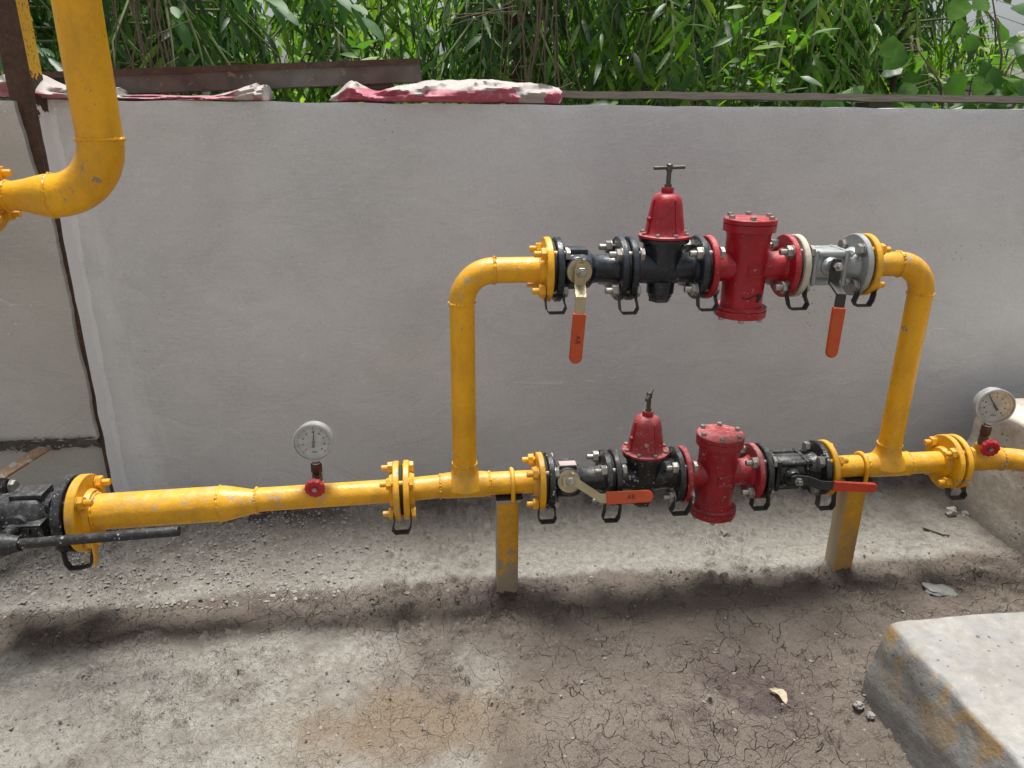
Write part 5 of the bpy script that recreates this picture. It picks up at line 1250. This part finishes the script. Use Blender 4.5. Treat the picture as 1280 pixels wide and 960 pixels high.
def weeping_tree(x, y, label, seed, keys, nb=60, spread=0.55, ztop=2.05, zlo=1.05, trunk_r=0.022):
    r_ = random.Random(seed); root = thing('weeping_tree', (x, y, 0), label, 'tree', 'trees behind the wall')
    mb = MB(); pts = []; rad = []
    for i in range(10):
        t = i / 9; pts.append((0.04 * mnoise.noise(Vector((t * 3, seed, 0))), 0.04 * mnoise.noise(Vector((t * 3, 0, seed))), -0.1 + (ztop + .3) * t)); rad.append(trunk_r * (1 - 0.65 * t))
    mb.tube(pts, rad, 10); mb.build('trunk', 'bark', root)
    tw = MB(); leaves = []
    for b in range(nb):
        an = r_.uniform(0, 2 * PI); h = zlo + (ztop - zlo) * r_.random() ** 0.9
        rr = spread * math.sqrt(r_.random()) * (1.0 - 0.35 * (h - zlo) / (ztop - zlo))
        st = Vector((r_.gauss(0, .02), r_.gauss(0, .02), min(ztop, h + 0.15)))
        mid_ = Vector((rr * 0.6 * math.cos(an), rr * .6 * math.sin(an), h + 0.16)); en = Vector((rr * math.cos(an), rr * math.sin(an), h))
        L = r_.uniform(0.25, 0.50); end = en + Vector((0.15 * math.cos(an) * r_.random(), 0.15 * math.sin(an) * r_.random(), -L))
        P = [st, mid_, en, en.lerp(end, .5) + Vector((r_.gauss(0, .02), r_.gauss(0, .02), 0)), end]
        tw.tube(P, [.008, .006, .004, .003, .0015], 5)
        n = int(L / 0.022) + 6
        for i in range(n):
            t = (i + r_.random()) / n
            p = (mid_.lerp(en, t * 3) if t < .33 else (en.lerp(P[3], (t - .33) * 3) if t < .66 else P[3].lerp(end, (t - .66) * 3)))
            sa = an + (1 if i % 2 else -1) * r_.uniform(.5, 1.6)
            hz = r_.uniform(.25, 1.0); d = Vector((math.cos(sa) * hz, math.sin(sa) * hz, -1 + r_.uniform(-.1, .55)))
            face = Vector((math.cos(an) + r_.gauss(0, .5), math.sin(an) - .4 + r_.gauss(0, .5), r_.uniform(0, .7)))
            key = keys[min(len(keys) - 1, int(r_.random() ** 1.2 * len(keys)))]
            leaves.append((Matrix.Translation((x, y, 0)) @ leaf_matrix(p, d, face, r_.uniform(.5, .92)), key, r_.randrange(len(LM[key]))))
    tw.build('branches', 'twig', root)
    plant_leaves(root, leaves, 'crown')
    return root
trees = [
    (-1.75, 3.55, 'dark leafy tree behind the wall at the far left, beside the rusty post', ['dark', 'dark', 'broaddark', 'smalldark'], 75, .60),
    (-0.95, 3.25, 'dark drooping tree behind the thick vertical pipe, dry vines hanging beside it', ['dark', 'dark', 'smalldark', 'mid'], 70, .52),
    (-0.35, 3.75, 'drooping green tree behind the rusty channel', ['dark', 'mid', 'mid', 'bright'], 48, .50),
    (0.42, 3.45, 'dark tree with tangled vines behind the red and white sack', ['dark', 'dark', 'smalldark', 'mid'], 56, .48),
    (1.02, 3.30, 'weeping tree with long wavy leaves right of the red sack', ['mid', 'mid', 'bright', 'dark'], 60, .50),
    (1.62, 3.40, 'dense weeping tree above the upper red filter', ['mid', 'mid', 'bright', 'smallmid'], 62, .52),
    (2.18, 3.45, 'bright green weeping tree above the right riser', ['mid', 'bright', 'mid', 'dark'], 60, .50),
    (2.50, 3.95, 'dark weeping tree beside the heart leaved sapling', ['dark', 'mid', 'mid', 'bright'], 44, .42),
]
for i, (x, y, lab, keys, nb, spd) in enumerate(trees):
    weeping_tree(x, y, lab, 40 + i, keys, nb, spd)

back = [
    (-2.9, 5.2, 'dim background tree at the far left, behind the rusty post', 110), (-1.55, 5.3, 'dim background tree behind the thick vertical pipe', 110),
    (0.75, 4.75, 'dim background tree behind the vine tangle', 110), (1.65, 4.70, 'dim background tree right of the vine tangle', 110), (2.55, 4.70, 'dim background tree behind the bright weeping tree', 110),
]
for i, (x, y, lab, nb) in enumerate(back):
    weeping_tree(x, y, lab, 90 + i, ['dark', 'dark', 'broaddark', 'mid'], nb, .85, 2.35, 1.0, .05)

# leafy creeper with small leaves among the right trees
def bush(x, y, label, seed, keys, n, sx, sy, z0, z1, name='shrub', cat='shrub', upright=False):
    r_ = random.Random(seed); root = thing(name, (x, y, 0), label, cat)
    leaves = []; tw = MB()
    for s_ in range(max(6, n // 26)):
        bx, by = r_.gauss(0, sx * .5), r_.gauss(0, sy * .5); top = z0 + (z1 - z0) * r_.uniform(.45, 1)
        P = [Vector((bx * .3, by * .3, -0.05)), Vector((bx * .7, by * .7, top * .5)), Vector((bx, by, top))]
        tw.tube(P, [.008, .006, .002], 5)
        for i in range(26):
            t = r_.uniform(max(0.1, z0 / max(top, .1) * .6), 1); p = P[0].lerp(P[1], t * 2) if t < .5 else P[1].lerp(P[2], t * 2 - 1)
            a = r_.uniform(0, 2 * PI); d = Vector((math.cos(a), math.sin(a), r_.uniform(-.5, .6))); q_ = p + d * r_.uniform(0, .05)
            key = r_.choice(keys); leaves.append((Matrix.Translation((x, y, 0)) @ leaf_matrix(q_, d, (r_.gauss(0, .4), -0.5 + r_.gauss(0, .3), 1), r_.uniform(.7, 1.15)), key, r_.randrange(len(LM[key]))))
    tw.build('stems', 'twig', root); plant_leaves(root, leaves, 'crown', 200)
bush(1.25, 2.85, 'low shrub with pointed leaves just above the plank, right of the sack', 61, ['smallmid', 'smallmid', 'smallbright', 'smalldark'], 700, .26, .10, .9, 1.62)
bush(2.25, 2.95, 'low leafy shrub behind the plank below the bright weeping tree', 62, ['smallmid', 'smallbright', 'smallmid'], 560, .25, .10, .9, 1.52)
bush(-0.02, 2.95, 'bright low shrub between the channel end and the sack', 63, ['smallbright', 'smallmid', 'heart'], 400, .20, .12, .8, 1.50)

# broad leaf branch hanging in at upper left
def leaf_branch(name, loc, pts, label, cat, leaves, key, twmat='twig', r0=0.004):
    root = thing(name, loc, label, cat); mb = MB(); mb.tube(pts, [r0 * (1 - .7 * i / (len(pts) - 1)) for i in range(len(pts))], 6); mb.build('stem', twmat, root)
    out = []
    for (p, d, face, sc) in leaves:
        r_ = jr.randrange(len(LM[key]))
        out.append((Matrix.Translation(loc) @ leaf_matrix(Vector(p), d, face, sc), key, r_))
    plant_leaves(root, out, 'crown'); return root
def from_px(x, y, Y):
    d = _f + (x - 640) / 920.0 * _r - (y - 480) / 920.0 * _u
    return Vector((0, 0, CAM_Z)) + d * (Y / d.y)
YB = 2.75
def pinnate(name, a, b, Y, label, seed, pairs=3, sc=1.0, key='broad'):
    A = from_px(*a, Y + .12); B = from_px(*b, Y); r_ = random.Random(seed); loc = tuple(A)
    d = (B - A); pts = [Vector((0, 0, 0)), d * .35 + Vector((0, 0, .03)), d * .7 + Vector((0, 0, .03)), d]
    L = []
    dn = d.normalized()
    for i in range(pairs):
        p = d * (.35 + .55 * i / max(1, pairs - 1)) + Vector((0, 0, .02))
        for s_ in (-1, 1):
            dd = dn + Vector((0.15 * s_, -.75 * s_, -.45 + .35 * s_)) * .9
            L.append((p, dd, (0.1 * s_, -.55, 1), sc * r_.uniform(.85, 1.15)))
    L.append((d, dn + Vector((0, 0, -.25)), (0, -.5, 1), sc * 1.1))
    return leaf_branch(name, loc, pts, label, 'branch', L, key)
pinnate('leafy_branch', (330, -50), (452, 22), 2.62, 'broad leaved branch hanging above the rusty channel, leaflets spread towards its free end', 1, 4, .68)
pinnate('leafy_branch', (250, -20), (345, 10), 2.70, 'broad leaved branch at the top edge between thick pipe and channel', 2, 3, .66)
pinnate('leafy_branch', (170, -60), (222, 25), 2.85, 'broad leaved sprig hanging beside the dry vines', 3, 2, .6)
pinnate('leafy_branch', (0, 40), (60, 72), 2.75, 'drooping long leaved sprig right of the rusty post', 4, 3, 1.0, 'dark')
pinnate('leafy_branch', (-60, 60), (5, 60), 2.60, 'dark sprig at the left edge left of the rusty post', 5, 3, 1.0, 'broaddark')

# heart leaved sapling at right
r_ = random.Random(77); loc = (2.02, 2.66, 0)
root = thing('heart_leaf_sapling', loc, 'sapling with big heart shaped leaves at the right end of the wall', 'sapling')
leaves = []
stems = [[(-.05, .1, 0), (.0, .05, 1.0), (.10, 0, 1.42), (.26, -.04, 1.66)], [(0, .1, 0), (-.02, .05, 1.05), (-.16, .0, 1.36), (-.32, -.02, 1.50)], [(.05, .1, 0), (.14, .05, 1.1), (.06, .0, 1.45), (-.08, -.02, 1.72)],
         [(.1, .1, 0), (.24, .05, 1.1), (.30, 0, 1.35), (.38, 0, 1.5)], [(-.1, .1, 0), (-.30, .02, 1.1), (-.42, -.02, 1.28), (-.50, 0, 1.34)], [(.05, .1, 0), (.10, .05, 1.1), (.16, .0, 1.3), (.2, -.02, 1.42)]]
mb = MB()
for si, P in enumerate(stems):
    P = [Vector(p) for p in P]; mb.tube(P, [.010, .007, .004, .002], 6)
    for i in range(26):
        t = r_.uniform(0.0, 1); p = P[1].lerp(P[2], t * 2) if t < .5 else P[2].lerp(P[3], t * 2 - 1)
        a = r_.uniform(0, 2 * PI); d = Vector((math.cos(a), math.sin(a), r_.uniform(-.9, .15))); q_ = p + d * r_.uniform(.04, .10)
        mb.tube([p, q_], .0013, 4)
        dd = Vector((math.cos(a) * .7, math.sin(a) * .7, -r_.uniform(.2, 1.0)))
        leaves.append((Matrix.Translation(loc) @ leaf_matrix(q_, dd, (r_.gauss(0, .4), -1 + r_.gauss(0, .4), r_.uniform(.2, 1.0)), r_.uniform(.65, 1.15)), 'heart', r_.randrange(3)))
mb.build('stems', 'vine', root); plant_leaves(root, leaves, 'crown')

# dry vines
def vines(x, y, label, seed, n, sx):
    r_ = random.Random(seed); root = thing('hanging_vines', (x, y, 0.7), label, 'vines', 'dry hanging vines')
    for i in range(n):
        bx = r_.gauss(0, sx); P = []
        for k in range(9):
            t = k / 8; P.append((bx + 0.10 * mnoise.noise(Vector((t * 4.5, i, seed))) + .035 * mnoise.noise(Vector((t * 11, i, seed))), r_.gauss(0, .015) + 0.05 * mnoise.noise(Vector((i, t * 2, seed))), 2.2 * (1 - t)))
        mb = MB(); mb.tube(P, r_.uniform(.0010, .0032), 6); mb.build('vine_stem', 'vine', root)
    for i in range(n // 2):
        c = Vector((r_.gauss(0, sx), r_.gauss(0, .02), r_.uniform(.5, 1.0))); P = [c + Vector((r_.gauss(0, .08), r_.gauss(0, .03), r_.gauss(0, .08))) for _ in range(4)]
        mb = MB(); mb.tube(P, .0016, 5); mb.build('tendril', 'vine', root)
vines(-0.86, 2.72, 'bunch of dry brown vines hanging right of the thick vertical pipe', 1, 15, .055)
vines(0.36, 2.80, 'tangle of dry brown vines above the right half of the red sack', 2, 17, .08)

# far foliage and building
r_ = random.Random(90); V = []; F = []; off = 0
for i in range(17000):
    x = r_.uniform(-6.5, 8.5); y = r_.uniform(6.0, 9.0); z = r_.uniform(0.6, 3.0 + 0.8 * mnoise.noise(Vector((x * .6, 0, 3))))
    if x > 4.2 and z > 2.0: continue
    if mnoise.noise(Vector((x * .9, y * .4, z * .9))) < -0.30: continue
    me_, v, f = LM['smallbright'][r_.randrange(3)]
    mt = np.array(leaf_matrix((x, y, z), (r_.gauss(0, 1), r_.gauss(0, 1), -.6 + r_.gauss(0, .5)), (r_.gauss(0, .6), -1, .7), r_.uniform(1.5, 2.6)))
    V.append(v @ mt[:3, :3].T + mt[:3, 3]); F += [tuple(k + off for k in q_) for q_ in f]; off += len(v)
me_ = bpy.data.meshes.new('far_foliage'); me_.from_pydata(np.concatenate(V).tolist(), [], F); me_.materials.append(M['leaf_far']); me_.update()
tag(link('far_foliage', me_), 'far sunlit light green foliage seen through gaps between the trees', 'foliage', kind='stuff')
root = thing('white_building', (5.6, 6.2, 0), 'low white building with a pale ledge behind the heart leaved sapling', 'building')
mb = MB(); mb.box((0, 0.6, 0.7), (3.2, 1.2, 1.5), 0.01); mb.build('wall', 'far_wall', root)
mb = MB(); mb.box((0, 0.55, 1.50), (3.4, 1.4, 0.09), 0.01); mb.build('roof_ledge', 'cement_lump', root)
mb = MB(); mb.box((0.35, 0.7, 1.78), (0.5, 0.5, 0.46), 0.01); mb.build('roof_tank', 'far_wall', root)
